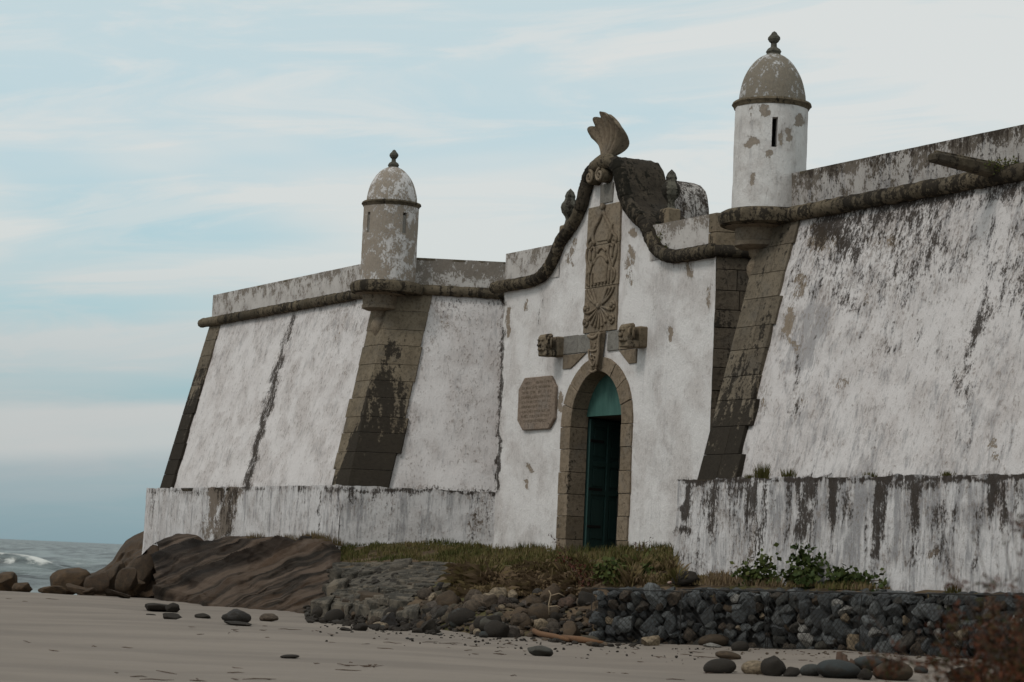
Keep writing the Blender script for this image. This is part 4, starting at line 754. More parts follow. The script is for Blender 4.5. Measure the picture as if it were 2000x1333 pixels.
def _bank_rows(u):
    us = [t_[0] for t_ in TB]; i = min(max(np.searchsorted(us, u)-1, 0), len(TB)-2); a, b = TB[i], TB[i+1]; f = (u-a[0])/(b[0]-a[0]); v0 = a[1]*(1-f)+b[1]*f
    rows = []; p = sandpt(u, v0); rows.append((v0, p[1]-.0)); p2 = atY(u, v0, p[1]); 
    for k_ in range(2, 6): rows.append((a[k_][0]*(1-f)+b[k_][0]*f, a[k_][1]*(1-f)+b[k_][1]*f))
    v5 = a[6]*(1-f)+b[6]*f; rows.append((v5, Dwall(u, v5)+.15)); return rows
BR = {}
def bank(u, s):
    """s in 0..5 between the rows"""
    k_ = round(u, 1)
    if k_ not in BR: BR[k_] = [atY(u, v, D) for v, D in bank_rows(u)]
    R = BR[k_]; i = min(int(s), 4); f = s-i; return R[i]*(1-f)+R[i+1]*f
def bank_uv(u, v):
    R = bank_rows(u)
    for i in range(5):
        (va, Da), (vb, Db) = R[i], R[i+1]
        if vb <= v <= va: f = (va-v)/(va-vb+1e-9); return atY(u, va, Da)*(1-f)+atY(u, vb, Db)*f
    return None
us = np.linspace(650, 2300, 260); ss = np.linspace(0, 5, 56); vs = []
for u in us:
    for s in ss:
        p = bank(u, s); am = .07*min(1, s*2)*(1 if s < 4.8 else .2); p = p+np.array([0, -.5, 1.])*am*(nz(*p, 1.4)+.5*nz(*p, 4.)); 
        if s < .12: p = p+np.array([0, -.3, -.25])
        vs.append(p)
mk('ground_bank', vs, gridfaces(len(us), len(ss)), M['earth'], None, True, kind='structure', label='earth bank between the beach and the fortress walls')

# ------------------------------------------------------------------ OUTCROP
OT = [(243, 1153, 1130), (262, 1158, 1098), (285, 1163, 1072), (320, 1172, 1052), (345, 1176, 1043), (385, 1180, 1044), (400, 1183, 1058), (430, 1186, 1055), (470, 1189, 1048), (520, 1192, 1050), (560, 1195, 1050), (585, 1197, 1057), (600, 1199, 1047), (636, 1201, 1050), (648, 1202, 1058), (656, 1192, 1067), (672, 1160, 1083), (692, 1122, 1099)]
ou = [t_[0] for t_ in OT]; nU, nV = 240, 90; vs = []; st = []; bn = []
for i in range(nU):
    u = 243+(692-243)*i/(nU-1); vb = float(np.interp(u, ou, [t_[1] for t_ in OT])); vt = float(np.interp(u, ou, [t_[2] for t_ in OT])); pb = sandpt(u, min(vb, 1202) if u < 650 else 1202); pb = pb if u < 650 else atY(u, vb, pb[1]+(1202-vb)*.085); Dt = min(Dwall(u, vt)-.05, 66.) if u > 285 else 64.5
    for j in range(nV):
        t_ = j/(nV-1); v = vb+(vt-vb)*t_; D = pb[1]+(Dt-pb[1])*(t_**1.15)-.6*float(sstep(np.array(u*1.), 636., 650.)); q = v+.40*(u-250)+7*nz(u*.02, v*.02, 0, 1.); p = atY(u, v, D)
        led = 0
        for q0, hh in ((1086, .35), (1121, .8), (1152, .4), (1190, 1.0), (1226, .3)):
            x = q-q0
            led += hh*((math.exp(-max(x, 0)/22.)) if x > 0 else math.exp(-(x/2.)**2))
        led *= min(1, (1-t_)*9+.08)*min(1, t_*8+.2)*min(1, (u-243)/40.)
        d = np.array([-.2, -1., .25])*(led*.8+.16*fbm(u*.012, v*.04, 0, 1., 4, 3)+.10*abs(nz(u*.03, q*.09, 0, 1., 5))-.07*sstep(np.array(nz(u*.02+v*.02, q*.05, 0, 1.4, 9)), .0, .12)); p = p+d
        if j == 0: p[2] -= .25
        bnd = 0  # dark bands along the ledges: crevice shade and lichen put into the colour
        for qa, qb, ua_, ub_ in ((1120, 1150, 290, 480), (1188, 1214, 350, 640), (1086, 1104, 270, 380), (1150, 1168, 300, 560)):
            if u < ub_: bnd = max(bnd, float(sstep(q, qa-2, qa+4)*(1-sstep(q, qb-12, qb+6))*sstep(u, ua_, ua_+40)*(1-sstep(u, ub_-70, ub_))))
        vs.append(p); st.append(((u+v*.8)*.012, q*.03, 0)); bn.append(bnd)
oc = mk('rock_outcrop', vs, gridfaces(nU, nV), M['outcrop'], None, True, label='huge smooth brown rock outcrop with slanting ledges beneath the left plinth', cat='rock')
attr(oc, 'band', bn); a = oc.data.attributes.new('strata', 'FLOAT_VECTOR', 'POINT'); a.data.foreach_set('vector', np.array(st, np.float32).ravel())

# ------------------------------------------------------------------ ROCKS
def rockmesh(kind, seed, sub=3):
    R = random.Random(seed); bm = bmesh.new(); bmesh.ops.create_icosphere(bm, subdivisions=sub, radius=1.)
    pl_ = []
    for _ in range({'smooth': 3, 'rough': 11, 'facet': 11}[kind]):
        n_ = Vector((R.gauss(0, 1), R.gauss(0, 1), R.gauss(0, 1))).normalized(); pl_.append((n_, R.uniform(.62, .92) if kind == 'rough' else R.uniform(.50, .85) if kind == 'facet' else R.uniform(.85, .97)))
    for v in bm.verts:
        p = v.co.copy()
        for n_, d in pl_:
            k_ = p.dot(n_)
            if k_ > d: p -= n_*(k_-d)*(.97 if kind != 'smooth' else .7)
        h = 1+(.05 if kind == 'smooth' else .10)*noise.noise(p*1.3+Vector((seed, 0, 0)))+(.0 if kind == 'smooth' else .05)*noise.noise(p*4+Vector((0, seed, 0))); v.co = p*h
    me = bpy.data.meshes.new('rock'); bm.to_mesh(me); bm.free(); me.polygons.foreach_set('use_smooth', [True]*len(me.polygons))
    if kind != 'smooth': me.set_sharp_from_angle(angle=math.radians(32 if kind == 'facet' else 45))
    return me
RM = {}
def rmesh(kind, mat, i, sub=3):
    key = (kind, mat, i, sub)
    if key not in RM: RM[key] = rockmesh(kind, i+{'smooth': 0, 'rough': 50, 'facet': 90}[kind], sub); RM[key].materials.append(M[mat])
    return RM[key]
def rock(p, sx, sy, sz, kind, mat, label, group=None, rz=None, tilt=.15, sub=3, name='rock', cat='rock', parent=None):
    o = link(name, rmesh(kind, mat, random.randrange(7), sub), None, parent, label=label, cat=cat, group=group)
    o.location = p; o.scale = (sx, sy, sz); o.rotation_euler = (random.uniform(-tilt, tilt), random.uniform(-tilt, tilt), random.uniform(-.5, .5) if rz is None else rz); return o
def prock(u, v, wpx, hpx, kind, mat, label, P=None, bury=.3, deep=.8, **k):
    p = sandpt(u, v) if P is None else P
    s = p[1]/F; hx = wpx*s/2; hz_ = hpx*s/(2-bury)*1.02; return rock((p[0], p[1]+hx*deep*.6, p[2]+hz_*(1-bury)), hx, hx*deep, hz_, kind, mat, label, **k)
# named stones on the sand
NR = [(1407, 1316, 66, 28, 'smooth', 'rock_dark', 'low dark olive boulder alone on the sand, flat to the left of the foreground row'), (1423, 1288, 52, 15, 'smooth', 'rock_brown', 'flat reddish brown stone on the sand behind the dark olive boulder'),
 (1446, 1273, 36, 20, 'smooth', 'rock_dark', 'small round dark stone at the edge of the stone heap'), (1395, 1264, 62, 24, 'smooth', 'rock_brown', 'rounded brown boulder behind a cream coloured flat stone'), (1392, 1265, 40, 9, 'rough', 'rock_pale', 'cream coloured flat stone leaning in front of a brown boulder'),
 (1512, 1321, 52, 40, 'rough', 'rock_dark', 'tall black boulder, highest of the foreground row'), (1478, 1318, 60, 26, 'smooth', 'rock_tan', 'pale sandy mound like stone left of the tall black boulder'), (1545, 1322, 44, 18, 'rough', 'rock_dark', 'low dark broken stone right of the tall black boulder'), (1585, 1320, 44, 22, 'smooth', 'rock_smooth', 'small olive stone between the black boulder and the slate boulder'), (1640, 1325, 92, 34, 'smooth', 'rock_slate', 'wide smooth slate grey boulder in the foreground row'),
 (1747, 1329, 80, 36, 'smooth', 'rock_brown', 'wide smooth brown boulder in the foreground row'), (1800, 1316, 28, 15, 'smooth', 'rock_slate', 'small dark slate pebble right of the wide brown boulder'), (1712, 1312, 90, 28, 'smooth', 'rock_slate', 'long low grey green boulder behind the two wide boulders'), (1628, 1303, 36, 13, 'rough', 'rock_dark', 'low dark jagged stone behind the slate boulder'), (1885, 1331, 64, 26, 'smooth', 'rock_dark', 'dark rounded boulder at the right edge of the foreground row'), (1900, 1316, 50, 14, 'smooth', 'rock_dark', 'flat dark stone behind the rightmost boulder'), (1690, 1328, 34, 22, 'rough', 'rock_dark', 'dark wedge shaped stone between the slate and the brown boulder'),
 (1055, 1281, 54, 19, 'rough', 'rock_smooth', 'half buried lumpy stone alone on the open sand'), (565, 1286, 38, 7, 'smooth', 'rock_dark', 'small dark stone nearly swallowed by the sand'), (945, 1247, 20, 14, 'rough', 'rock_slate', 'small square grey stone in front of the stone heap'), (703, 1234, 34, 16, 'rough', 'rock_dark', 'dark pointed stone on the sand below the ramp'), (676, 1234, 26, 8, 'rough', 'rock_dark', 'thin dark stone beside the pointed one below the ramp'), (748, 1229, 16, 7, 'smooth', 'rock_slate', 'tiny grey stone below the ramp edge'), (742, 1226, 34, 11, 'smooth', 'rock_tan', 'small tan stone lying before the ramp stones'),
 (310, 1194, 80, 15, 'rough', 'rock_dark', 'long dark ledge of rock in the sand under the outcrop'), (335, 1196, 30, 18, 'rough', 'rock_dark', 'dark peaked stone at the end of the long ledge'), (332, 1210, 46, 12, 'rough', 'rock_dark', 'second dark ledge stone nearer than the long one'), (293, 1204, 24, 5, 'rough', 'rock_dark', 'thin dark flake of rock in the sand'), (395, 1209, 34, 11, 'rough', 'rock_dark', 'narrow dark stone between two larger ones on the sand'), (458, 1216, 62, 25, 'rough', 'rock_rubble', 'blocky brown stone on the sand under the outcrop'), (525, 1215, 40, 17, 'rough', 'rock_rubble', 'low block at the foot of the outcrop'), (462, 1221, 60, 6, 'rough', 'rock_dark', 'thin dark slab in front of the blocky brown stone'),
 (935, 1212, 48, 34, 'smooth', 'rock_dark', 'smooth dark rounded boulder in the middle of the rubble heap'), (1043, 1212, 50, 42, 'smooth', 'rock_slate', 'large grey egg shaped boulder in the rubble heap'), (900, 1161, 32, 24, 'smooth', 'rock_slate', 'grey round boulder at the lower end of the grass bank'), (1207, 1243, 44, 38, 'rough', 'rock_pale', 'pale round boulder with dark pits in the rubble heap'), (1162, 1248, 40, 22, 'rough', 'rock_rubble', 'mottled stone left of the pale pitted boulder'), (1228, 1254, 50, 26, 'smooth', 'rock_brown', 'brown boulder in front of the pale pitted one'), (1317, 1252, 48, 24, 'smooth', 'rock_brown', 'wide brown boulder at the foot of the gabions'), (1362, 1250, 38, 19, 'smooth', 'rock_tan', 'tan grey rounded stone beside the wide brown boulder'),
 (1637, 1268, 50, 36, 'smooth', 'rock_brown', 'ochre brown boulder at the foot of the gabions with a pale cap stone beside'), (1678, 1272, 42, 14, 'smooth', 'rock_tan', 'low ochre stone at the sand edge below the gabions'), (1728, 1271, 36, 11, 'rough', 'rock_pale', 'pale flat triangular stone below the gabions'), (1613, 1270, 42, 18, 'smooth', 'rock_smooth', 'grey brown rounded stone left of the ochre boulder'), (1583, 1262, 50, 26, 'rough', 'rock_pale', 'pale angular stone below the gabions'), (1520, 1262, 36, 17, 'smooth', 'rock_tan', 'orange tinted stone below the gabions'), (1528, 1265, 44, 10, 'rough', 'rock_slate', 'flat slate slab before the orange tinted stone'), (1485, 1262, 34, 18, 'rough', 'rock_rubble', 'stone block left of the orange tinted stone'), (885, 1230, 42, 30, 'rough', 'rock_pale', 'grey squared concrete lump at the front of the rubble'), (1150, 1256, 44, 14, 'smooth', 'rock_smooth', 'flat stone between the driftwood pieces'), (1265, 1257, 30, 10, 'rough', 'rock_dark', 'small dark stone at the sand edge of the heap')]
for r_ in NR: prock(*r_)
# heap left of and below the gabions
random.seed(11); cnt = 0; placed = []
def region_rock(u, v, wpx, mats, label, group, kind=None):
    P = bank_uv(u, v)
    if P is None: P = sandpt(u, v)
    kd = kind or random.choice(['rough', 'facet', 'facet', 'smooth']); mt = random.choice(mats)
    cw = {'rock_rubble': 'mottled', 'rock_brown': 'brown', 'rock_smooth': 'olive grey', 'rock_dark': 'blackish', 'rock_tan': 'tan', 'rock_gabion': 'blue grey'}[mt]; sw = 'small' if wpx < 20 else 'medium sized' if wpx < 32 else 'large'
    lm = ('beside the stone ramp' if 860 < u < 930 else 'of the ramp' if u <= 860 else 'right of the ramp' if u < 1020 else 'right of the egg shaped boulder' if u < 1190 else 'beside the pale pitted boulder' if u < 1330 else 'below the leafy creepers' if u < 1700 else 'near the right picture edge')
    label = '%s %s %s stone %s %s' % (sw, cw, {'rough': 'rugged', 'facet': 'angular', 'smooth': 'rounded'}[kd], label, lm)
    prock(u, v, wpx, wpx*random.uniform(.45, .8), kd, mt, label, P=P, bury=.45, group=group, tilt=.5, sub=3 if wpx > 22 else 2)
def heap(n, f, w0, w1, mats, label, group):
    for _ in range(n):
        u, v = f(); region_rock(u, v, w0+(w1-w0)*random.random()**2, mats, label, group)
def f1():
    u = random.uniform(830, 1330); vb = 1230+min(1, (u-800)/350)*33; vt = 1165+max(0, (u-1150)/180)*55 if u > 880 else 1195; return u, random.uniform(vt, vb)
heap(140, f1, 16, 62, ['rock_rubble', 'rock_rubble', 'rock_rubble', 'rock_brown', 'rock_smooth', 'rock_dark', 'rock_tan'], 'in the heap', 'rubble stones below the grass bank')
def f2(): u = random.uniform(1300, 2010); return u, 1248+(u-1300)*.038+random.uniform(-14, 4)
heap(46, f2, 16, 44, ['rock_rubble', 'rock_gabion', 'rock_gabion', 'rock_smooth', 'rock_dark'], 'at the gabion foot', 'loose stones at the foot of the gabions')
def f3(): return random.uniform(870, 1150), random.uniform(1158, 1185)
heap(20, f3, 12, 30, ['rock_rubble', 'rock_brown', 'rock_tan'], 'under the dry grass', 'small stones under the dry grass')
def f5(): return random.uniform(820, 905), random.uniform(1150, 1215)
heap(24, f5, 16, 40, ['rock_rubble', 'rock_rubble', 'rock_smooth', 'rock_tan'], 'in the heap', 'rubble stones below the grass bank')
# small rubble filling the gaps: past counting, one mesh
def stuffrocks(name, n, f, r0, r1, mat, label):
    vs = []; fs = []; pr_ = [np.array([v.co for v in rockmesh('facet', 300+i, 2).vertices]) for i in range(6)]; fc = [tuple(p.vertices) for p in rockmesh('facet', 300, 2).polygons]
    for _ in range(n):
        u, v = f(); P = bank_uv(u, v); P = P if P is not None else sandpt(u, v); r = random.uniform(r0, r1); sc = np.array([r*random.uniform(.8, 1.4), r, r*random.uniform(.5, .9)]); A = np.array(Matrix.Rotation(random.uniform(0, 6), 3, 'Z') @ Matrix.Rotation(random.uniform(-.5, .5), 3, 'X')); k_ = len(vs)
        vs += list((random.choice(pr_)*sc)@A.T+P+np.array([0, -.04, r*.25])); fs += [tuple(k_+i for i in q) for q in fc]
    mk(name, vs, fs, M[mat], None, kind='stuff', label=label)
stuffrocks('small_rubble', 420, f1, .03, .085, 'rock_dark', 'small dark rubble filling the gaps of the heap')
stuffrocks('small_rubble', 260, f1, .03, .08, 'rock_tan2', 'small brown rubble filling the gaps of the heap')
stuffrocks('small_rubble', 260, f5, .03, .08, 'rock_tan2', 'small brown rubble beside the ramp')
stuffrocks('small_rubble', 260, f2, .03, .08, 'rock_gab2', 'small grey rubble along the foot of the gabions')
def f4(): return random.uniform(720, 1380), random.uniform(1232, 1262)
for _ in range(34):
    u, v = f4(); v = max(v, 1230+(u-720)*.045); prock(u, v, random.uniform(4, 15), random.uniform(2, 5), 'rough', random.choice(['rock_dark', 'rock_rubble', 'rock_slate']), 'pebble scattered on the sand before the rubble heap', group='pebbles on the sand', sub=1, name='pebble', cat='pebble')
def f6(): u = random.uniform(600, 860); return u, 1200+(u-600)*.10+random.uniform(-12, 16)
heap(34, f6, 14, 44, ['rock_dark', 'rock_rubble', 'rock_brown', 'rock_dark'], 'along the ramp edge', 'broken stones along the lower edge of the ramp')
def f7(): return random.uniform(640, 780), random.uniform(1115, 1185)
stuffrocks('small_rubble', 320, f6, .03, .10, 'rock_dark', 'small dark rubble along the lower edge of the ramp')
stuffrocks('small_rubble', 160, f7, .04, .12, 'rock_dark', 'dark crumbled masonry at the left side of the ramp')
def f8(): u = random.uniform(620, 1420); return u, 1212+(u-620)*.062+abs(random.gauss(0, 16))
def f9(): u = random.uniform(1380, 1900); return u, 1266+(u-1380)*.03+abs(random.gauss(0, 10))
_b = bank_uv; bank_uv = lambda u, v: None
stuffrocks('beach_debris', 420, f8, .008, .032, 'rock_dark', 'dark chips and shingle strewn on the sand before the rubble')
stuffrocks('beach_debris', 160, f9, .008, .03, 'rock_tan2', 'brown shingle strewn on the sand before the gabions')
bank_uv = _b
# shore boulders, far left
for u, v, w_, h_, D, lab in ((6, 1156, 70, 42, 60, 'dark boulder cut by the left picture edge at the shore'), (42, 1158, 42, 22, 59, 'small lumpy boulder right of the leftmost shore boulder'), (130, 1156, 92, 50, 62, 'large rounded boulder before the surf'), (98, 1160, 64, 18, 58.5, 'low brown rock in front of the large surf boulder'), (150, 1160, 66, 20, 58, 'low brown rock right of the surf boulder foot'), (188, 1158, 60, 40, 61, 'brown shore rock between the surf boulder and the cliff'), (222, 1158, 62, 62, 61.5, 'ochre brown rock leaning on the cliff foot'), (246, 1156, 46, 52, 59.5, 'dark brown rock at the cliff foot beside the outcrop'), (276, 1140, 56, 60, 63, 'large brown rock filling the notch between cliff and outcrop'), (262, 1158, 40, 34, 60, 'squat brown rock below the notch beside the outcrop'), (296, 1110, 44, 46, 64.5, 'upper brown rock wedged under the plinth corner'), (226, 1163, 54, 10, 56.5, 'flat pinkish rock half in the sand at the cliff foot'), (172, 1160, 40, 12, 58, 'small flat rock at the sand edge')):
    P = atY(u, v, D); hx = w_*D/F/2; hz_ = h_*D/F/1.55; rock((P[0], D+hx*.4, P[2]+hz_*.55), hx*1.05, hx*.9, hz_, 'facet' if w_ < 80 else 'rough', 'rock_shore', lab, tilt=.25)
# brown cliff behind the plinth's end
vs = []; ct = [(150, 1128), (186, 1118), (205, 1108), (220, 1095), (232, 1075), (246, 1056), (262, 1046), (280, 1038), (296, 1030), (320, 1028)]; nU, nV = 60, 40
for i in range(nU):
    u = 150+170*i/(nU-1); vt = float(np.interp(u, [c[0] for c in ct], [c[1] for c in ct])); D0, D1 = 64.5, 71.
    for j in range(nV):
        t_ = j/(nV-1); v = 1166+(vt-1166)*t_; D = D0+(D1-D0)*t_**1.4; p = atY(u, v, D); p = p+np.array([.1, -1, .3])*(.55*fbm(*p, .6, 6, 4)+.5*abs(nz(*p, 1.1, 8))-.25*abs(nz(*p, 2.9, 3)))*min(1, (1-t_)*6); vs.append(p)
mk('cliff', vs, gridfaces(nU, nV), M['rock_shore'], None, True, label='steep brown rock slope rising behind the left end of the plinth', cat='rock')

# ------------------------------------------------------------------ RAMP of flat stones
rp_ = link('stone_ramp', None, label='worn grey stone ramp climbing from the beach to the grass', cat='ramp'); rp_.location = atY(760, 1170, 45)
def rb(u0, v0, u1, v1, hgt, mat='ramp', dep=.5, name='edge_stone', stain=0, up=0., D=None):
    """block whose front face spans the pixels u0..u1 at base v0/v1"""
    A = bank_uv(u0, v0) if D is None else atY(u0, v0, D); B = bank_uv(u1, v1) if D is None else atY(u1, v1, D)
    if A is None: A = sandpt(u0, v0)
    if B is None: B = sandpt(u1, v1)
    A = A+np.array([0, 0, up]); B = B+np.array([0, 0, up]); L0 = rp_.location; back = np.array([.1, dep, .06]); hgt *= random.uniform(.7, 1.15); j = lambda: np.array([random.uniform(-.06, .06) for _ in range(3)])
    bt = [A+j(), B+j(), B+back+j(), A+back+j()]; h = np.array([0, 0, hgt]); o = prism(name, [tuple(p-np.array(L0)-np.array([0, 0, .12])) for p in bt], [tuple(p+h+j()-np.array(L0)) for p in bt], M[mat], rp_, .03); return o
random.seed(5)
u = 640
for wpx in (26, 30, 36, 30, 34): rb(u, 1148-(u-640)*.02, u+wpx-2, 1148-(u-640)*.05-2, .36, dep=.6, D=49.2); u += wpx
u = 604
for wpx in (36, 44, 38, 46, 50): rb(u+random.uniform(-4, 4), 1206+(u-604)*.075, u+wpx-2, 1206+(u+wpx-604)*.075, .30, dep=.7); u += wpx
for (u, v, wpx, h) in ((645, 1178, 34, .22), (640, 1165, 30, .25), (682, 1172, 50, .16), (655, 1192, 48, .2), (700, 1190, 46, .2)): rb(u, v, u+wpx, v-4, h, dep=.5)
def mortared(u, v):
    return 650+(1195-v)*.9 < u < 745+(1212-v)*1.45
fl = 0
for _ in range(900):
    if fl >= 150: break
    u = random.uniform(648, 890); v = random.uniform(1106, 1184)
    if not (u < 745+(1212-v)*1.42 and u > 650) or (v < 1150 and u < 795 and v > 1108 and u > 640): continue
    P = bank_uv(u, v)
    if P is None: continue
    w2 = random.uniform(.13, .34); d2 = w2*random.uniform(.5, .9); L0 = np.array(rp_.location); n = random.choice([5, 6, 7]); a0 = random.random()*6
    poly = [(w2*math.cos(a0+2*math.pi*i/n)*random.uniform(.85, 1.1), d2*math.sin(a0+2*math.pi*i/n)*random.uniform(.85, 1.1)) for i in range(n)]; slope = .13
    poly.sort(key=lambda q: math.atan2(q[1], q[0])); Q = P-L0; hh = .035+random.uniform(0, .05)
    prism('paving_stone', [(Q[0]+x, Q[1]+y, Q[2]+y*slope-.06) for x, y in poly], [(Q[0]+x*.95, Q[1]+y*.95, Q[2]+y*slope+hh+.02) for x, y in poly], M['ramp'] if random.random() < .88 else M['rock_brown'], rp_, .012); fl += 1
vs = []; L0 = np.array(rp_.location); UU = np.linspace(0, 1, 40); VV = np.linspace(0, 1, 30)
for f in UU:
    for g_ in VV:
        v = 1212-(1212-1105)*g_; ua = 650; ub = 745+(1212-v)*1.42; u = ua+(ub-ua)*f; P = bank_uv(u, v); P = P if P is not None else sandpt(u, v); vs.append(P-L0+np.array([0, -.02, .05+.05*nz(*P, 3.)]))
mk('ramp_bed', vs, gridfaces(40, 30), M['ramp'], rp_, True)

# ------------------------------------------------------------------ GABIONS
random.seed(21)
GU = [(1160, 38.9, .02), (1335, 38.2, .04), (1505, 37.4, .08), (1690, 35.5, .13), (1860, 33.9, .18), (2060, 32.0, .22)]
GL = ['gabion basket farthest from the viewer beside the green creeper', 'gabion basket below the dark stone on the bank', 'gabion basket in front of the leafy shrub', 'gabion basket with an ochre stone in its face', 'gabion basket at the right picture edge behind the foreground shrub']
for gi in range(5):
    (ua, Da, za), (ub, Db, zb) = GU[gi], GU[gi+1]; A = np.array([ray(ua, 1200)[0]*Da, Da, za]); B = np.array([ray(ub, 1200)[0]*Db, Db, zb]); Lg = float(np.linalg.norm(B-A)); ex = (B-A)/Lg; ey = np.array([-ex[1], ex[0], 0]); ey = ey/np.linalg.norm(ey)
    if ey[1] < 0: ey = -ey
    H = .90 if gi else .86; gb = link('gabion', None, label=GL[gi], cat='gabion', group='gabions along the foot of the right wall'); gb.location = A
    pt = lambda s, t_, h: ex*s+ey*t_+np.array([0, 0, h])
    nx = int(Lg/.185)
    for r in range(6):
        for c in range(nx+1):
            s = (c+random.uniform(.1, .9)+(.5 if r % 2 else 0)*.5)*Lg/(nx+.7); h = H*(r+.35+random.uniform(-.25, .25))/6; bulge = -.06*math.sin(math.pi*h/H); sc = random.choice([.06, .08, .10, .12, .15, .19])*random.uniform(.85, 1.15)
            m_ = 'rock_gabion' if random.random() < .9 else random.choice(['rock_brown', 'rock_tan', 'rock_pale'])
            o = rock(tuple(pt(min(s, Lg-.05), .06+random.uniform(0, .08)+bulge, h)), sc*random.uniform(.8, 1.35), sc*random.uniform(.7, 1.1), sc*random.uniform(.65, 1.05), 'facet', m_, None, tilt=.8, rz=random.uniform(-3, 3), sub=3, cat=None, parent=gb)
    for r in range(4):
        for c in range(nx):
            s = (c+random.uniform(.1, .9))*Lg/nx; sc = random.uniform(.08, .15)
            rock(tuple(pt(s, .12+r*.24+random.uniform(-.05, .05), H-.05+.05*math.sin(r)+.015*r)), sc*1.2, sc, sc*.5, 'facet', 'rock_gabion', None, tilt=.3, rz=random.uniform(-3, 3), sub=3, cat=None, parent=gb)
    vs = []; fs = []; px_ = .11
    def wire(path, r=.0032):
        v, f = tube_data(path, r, 3, False, len(vs)); vs.extend(v); fs.extend(f)
    n = int(Lg/px_)+1
    for k_ in range(-9, n):
        for sg in (1, -1):
            s0 = k_*px_; pa = []
            for i in range(10):
                h = H*i/9; s = s0+sg*h+(9*px_ if sg < 0 else 0)
                if 0 <= s <= Lg: pa.append(pt(s, -.075-.06*math.sin(math.pi*h/H)+.012*nz(s, h, gi, 9), h+.005))
            if len(pa) > 1: wire(pa)
            pa = []
            for i in range(10):
                t_ = .9*i/9; s = s0+sg*t_+(9*px_ if sg < 0 else 0)
                if 0 <= s <= Lg: pa.append(pt(s, t_-.07, H+.04+.015*nz(s, t_, gi, 7)))
            if len(pa) > 1: wire(pa)
    for h in (0.02, H+.03): wire([pt(Lg*i/12, -.08, h) for i in range(13)], .008)
    for s in (.0, Lg): wire([pt(s, -.10+.02*math.cos(i), H*i/6) for i in range(7)], .008)
    mk('wire_mesh', vs, fs, M['iron'], gb, kind='stuff')
    P4 = [(.0, .16), (Lg, .16), (Lg, 1.0), (.0, 1.0)]; prism('core', [tuple(pt(s, t_, -.1)) for s, t_ in P4], [tuple(pt(s, t_, H-.08)) for s, t_ in P4], M['iron'], gb, 0, kind='stuff')

# ------------------------------------------------------------------ VEGETATION
def grass(name, regs, label, seed=1):
    """blades on the bank; regs: (u0,u1,vlow(u),vhigh(u),n,len,tint,droop)"""
    R = np.random.default_rng(seed); vs = []; fs = []; tn = []
    for (u0, u1, fa, fb, n, ln, ti, droop) in regs:
        for _ in range(n):
            u = R.uniform(u0, u1); v = R.uniform(fb(u), fa(u)); P = bank_uv(u, v)
            if P is None: continue
            pat = nz(*P, .9, 3.)
            if droop < .5 and nz(*P, 2.1, 8.) < -.14: continue
            L_ = ln*R.uniform(.4, 1.3)*(1+1.1*max(-.5, nz(*P, 2.2))); a = R.uniform(0, 6.28); lean = R.uniform(.1, .6)
            d = np.array([math.cos(a)*lean, math.sin(a)*lean-droop, 1-droop*1.7+.2*R.random()]); d = d/np.linalg.norm(d)*L_; w2 = np.array([-math.sin(a), math.cos(a), 0])*.010*R.uniform(.6, 1.3)
            P = P+np.array([0, 0, .03]); k_ = len(vs); vs += [P-w2, P+w2, P+d*.6+w2*.6+np.array([0, 0, .15*L_]), P+d]; fs.append((k_, k_+1, k_+2, k_+3)); t_ = min(1, max(0, ti+pat*.55+R.normal(0, .16))); tn += [t_]*4
    o = mk(name, vs, fs, M['grass'], None, kind='stuff', label=label); attr(o, 'tint', tn); return o
grass('grass', [(665, 960, lambda u: 1104 if u < 880 else 1104-(u-880)*.05, lambda u: 1064, 9000, .10, .30, 0), (860, 1322, lambda u: 1120 if u > 900 else 1108, lambda u: 1074, 15000, .12, .38, 0), (900, 1110, lambda u: 1135, lambda u: 1100, 7000, .15, .5, .2)], 'short green and brown grass on the bank before the portal', 1)
grass('dry_grass', [(885, 1130, lambda u: 1168, lambda u: 1112, 11000, .26, .95, .62), (1100, 1330, lambda u: 1150, lambda u: 1105, 7000, .20, .72, .3), (1330, 1740, lambda u: 1146+(u-1330)*.03, lambda u: 1124+(u-1330)*.07, 3500, .10, .7, 0)], 'dry brown grass hanging over the edge of the bank', 2)
def tuft(P, n, ln, label, ti=.35, spread=.12):
    vs = []; fs = []; tn = []
    for _ in range(n):
        a = random.uniform(0, 6.28); r = spread*random.random(); l_ = ln*random.uniform(.5, 1.2); b = Vector((r*math.cos(a), r*math.sin(a)*.5, 0)); d = Vector((math.cos(a)*.45*random.random(), math.sin(a)*.4*random.random(), 1)).normalized()*l_; w2 = Vector((.007, .003, 0)); k_ = len(vs); vs += [b-w2, b+w2, b+d*.6+w2*.7, b+d]; fs.append((k_, k_+1, k_+2, k_+3)); tn += [min(1, max(0, random.gauss(ti, .15)))]*4
    o = mk('grass_tuft', vs, fs, M['grass'], None, cat='grass tuft', label=label); attr(o, 'tint', tn); o.location = P; return o
def ledge(u, off=.12): x, y, z = onplane(u, 930, -3.3+off); return L2W(x, y, ZP-.02)
tuft(ledge(1489), 160, .28, 'largest grass tuft growing on the right plinth ledge beside the corner stones'); tuft(ledge(1540), 90, .18, 'smaller grass tuft on the right plinth ledge')
for u in (1465, 1700, 1850): tuft(ledge(u), 50, .10, 'small weed on the right plinth ledge, '+{1465: 'next to the largest tuft', 1700: 'midway along the ledge', 1850: 'near the right picture edge'}[u])
tuft(bank_uv(1860, 1163.0) if bank_uv(1860, 1163.) is not None else atY(1860, 1165, 35), 120, .16, 'grass tuft at the foot of the streaked right plinth'); 
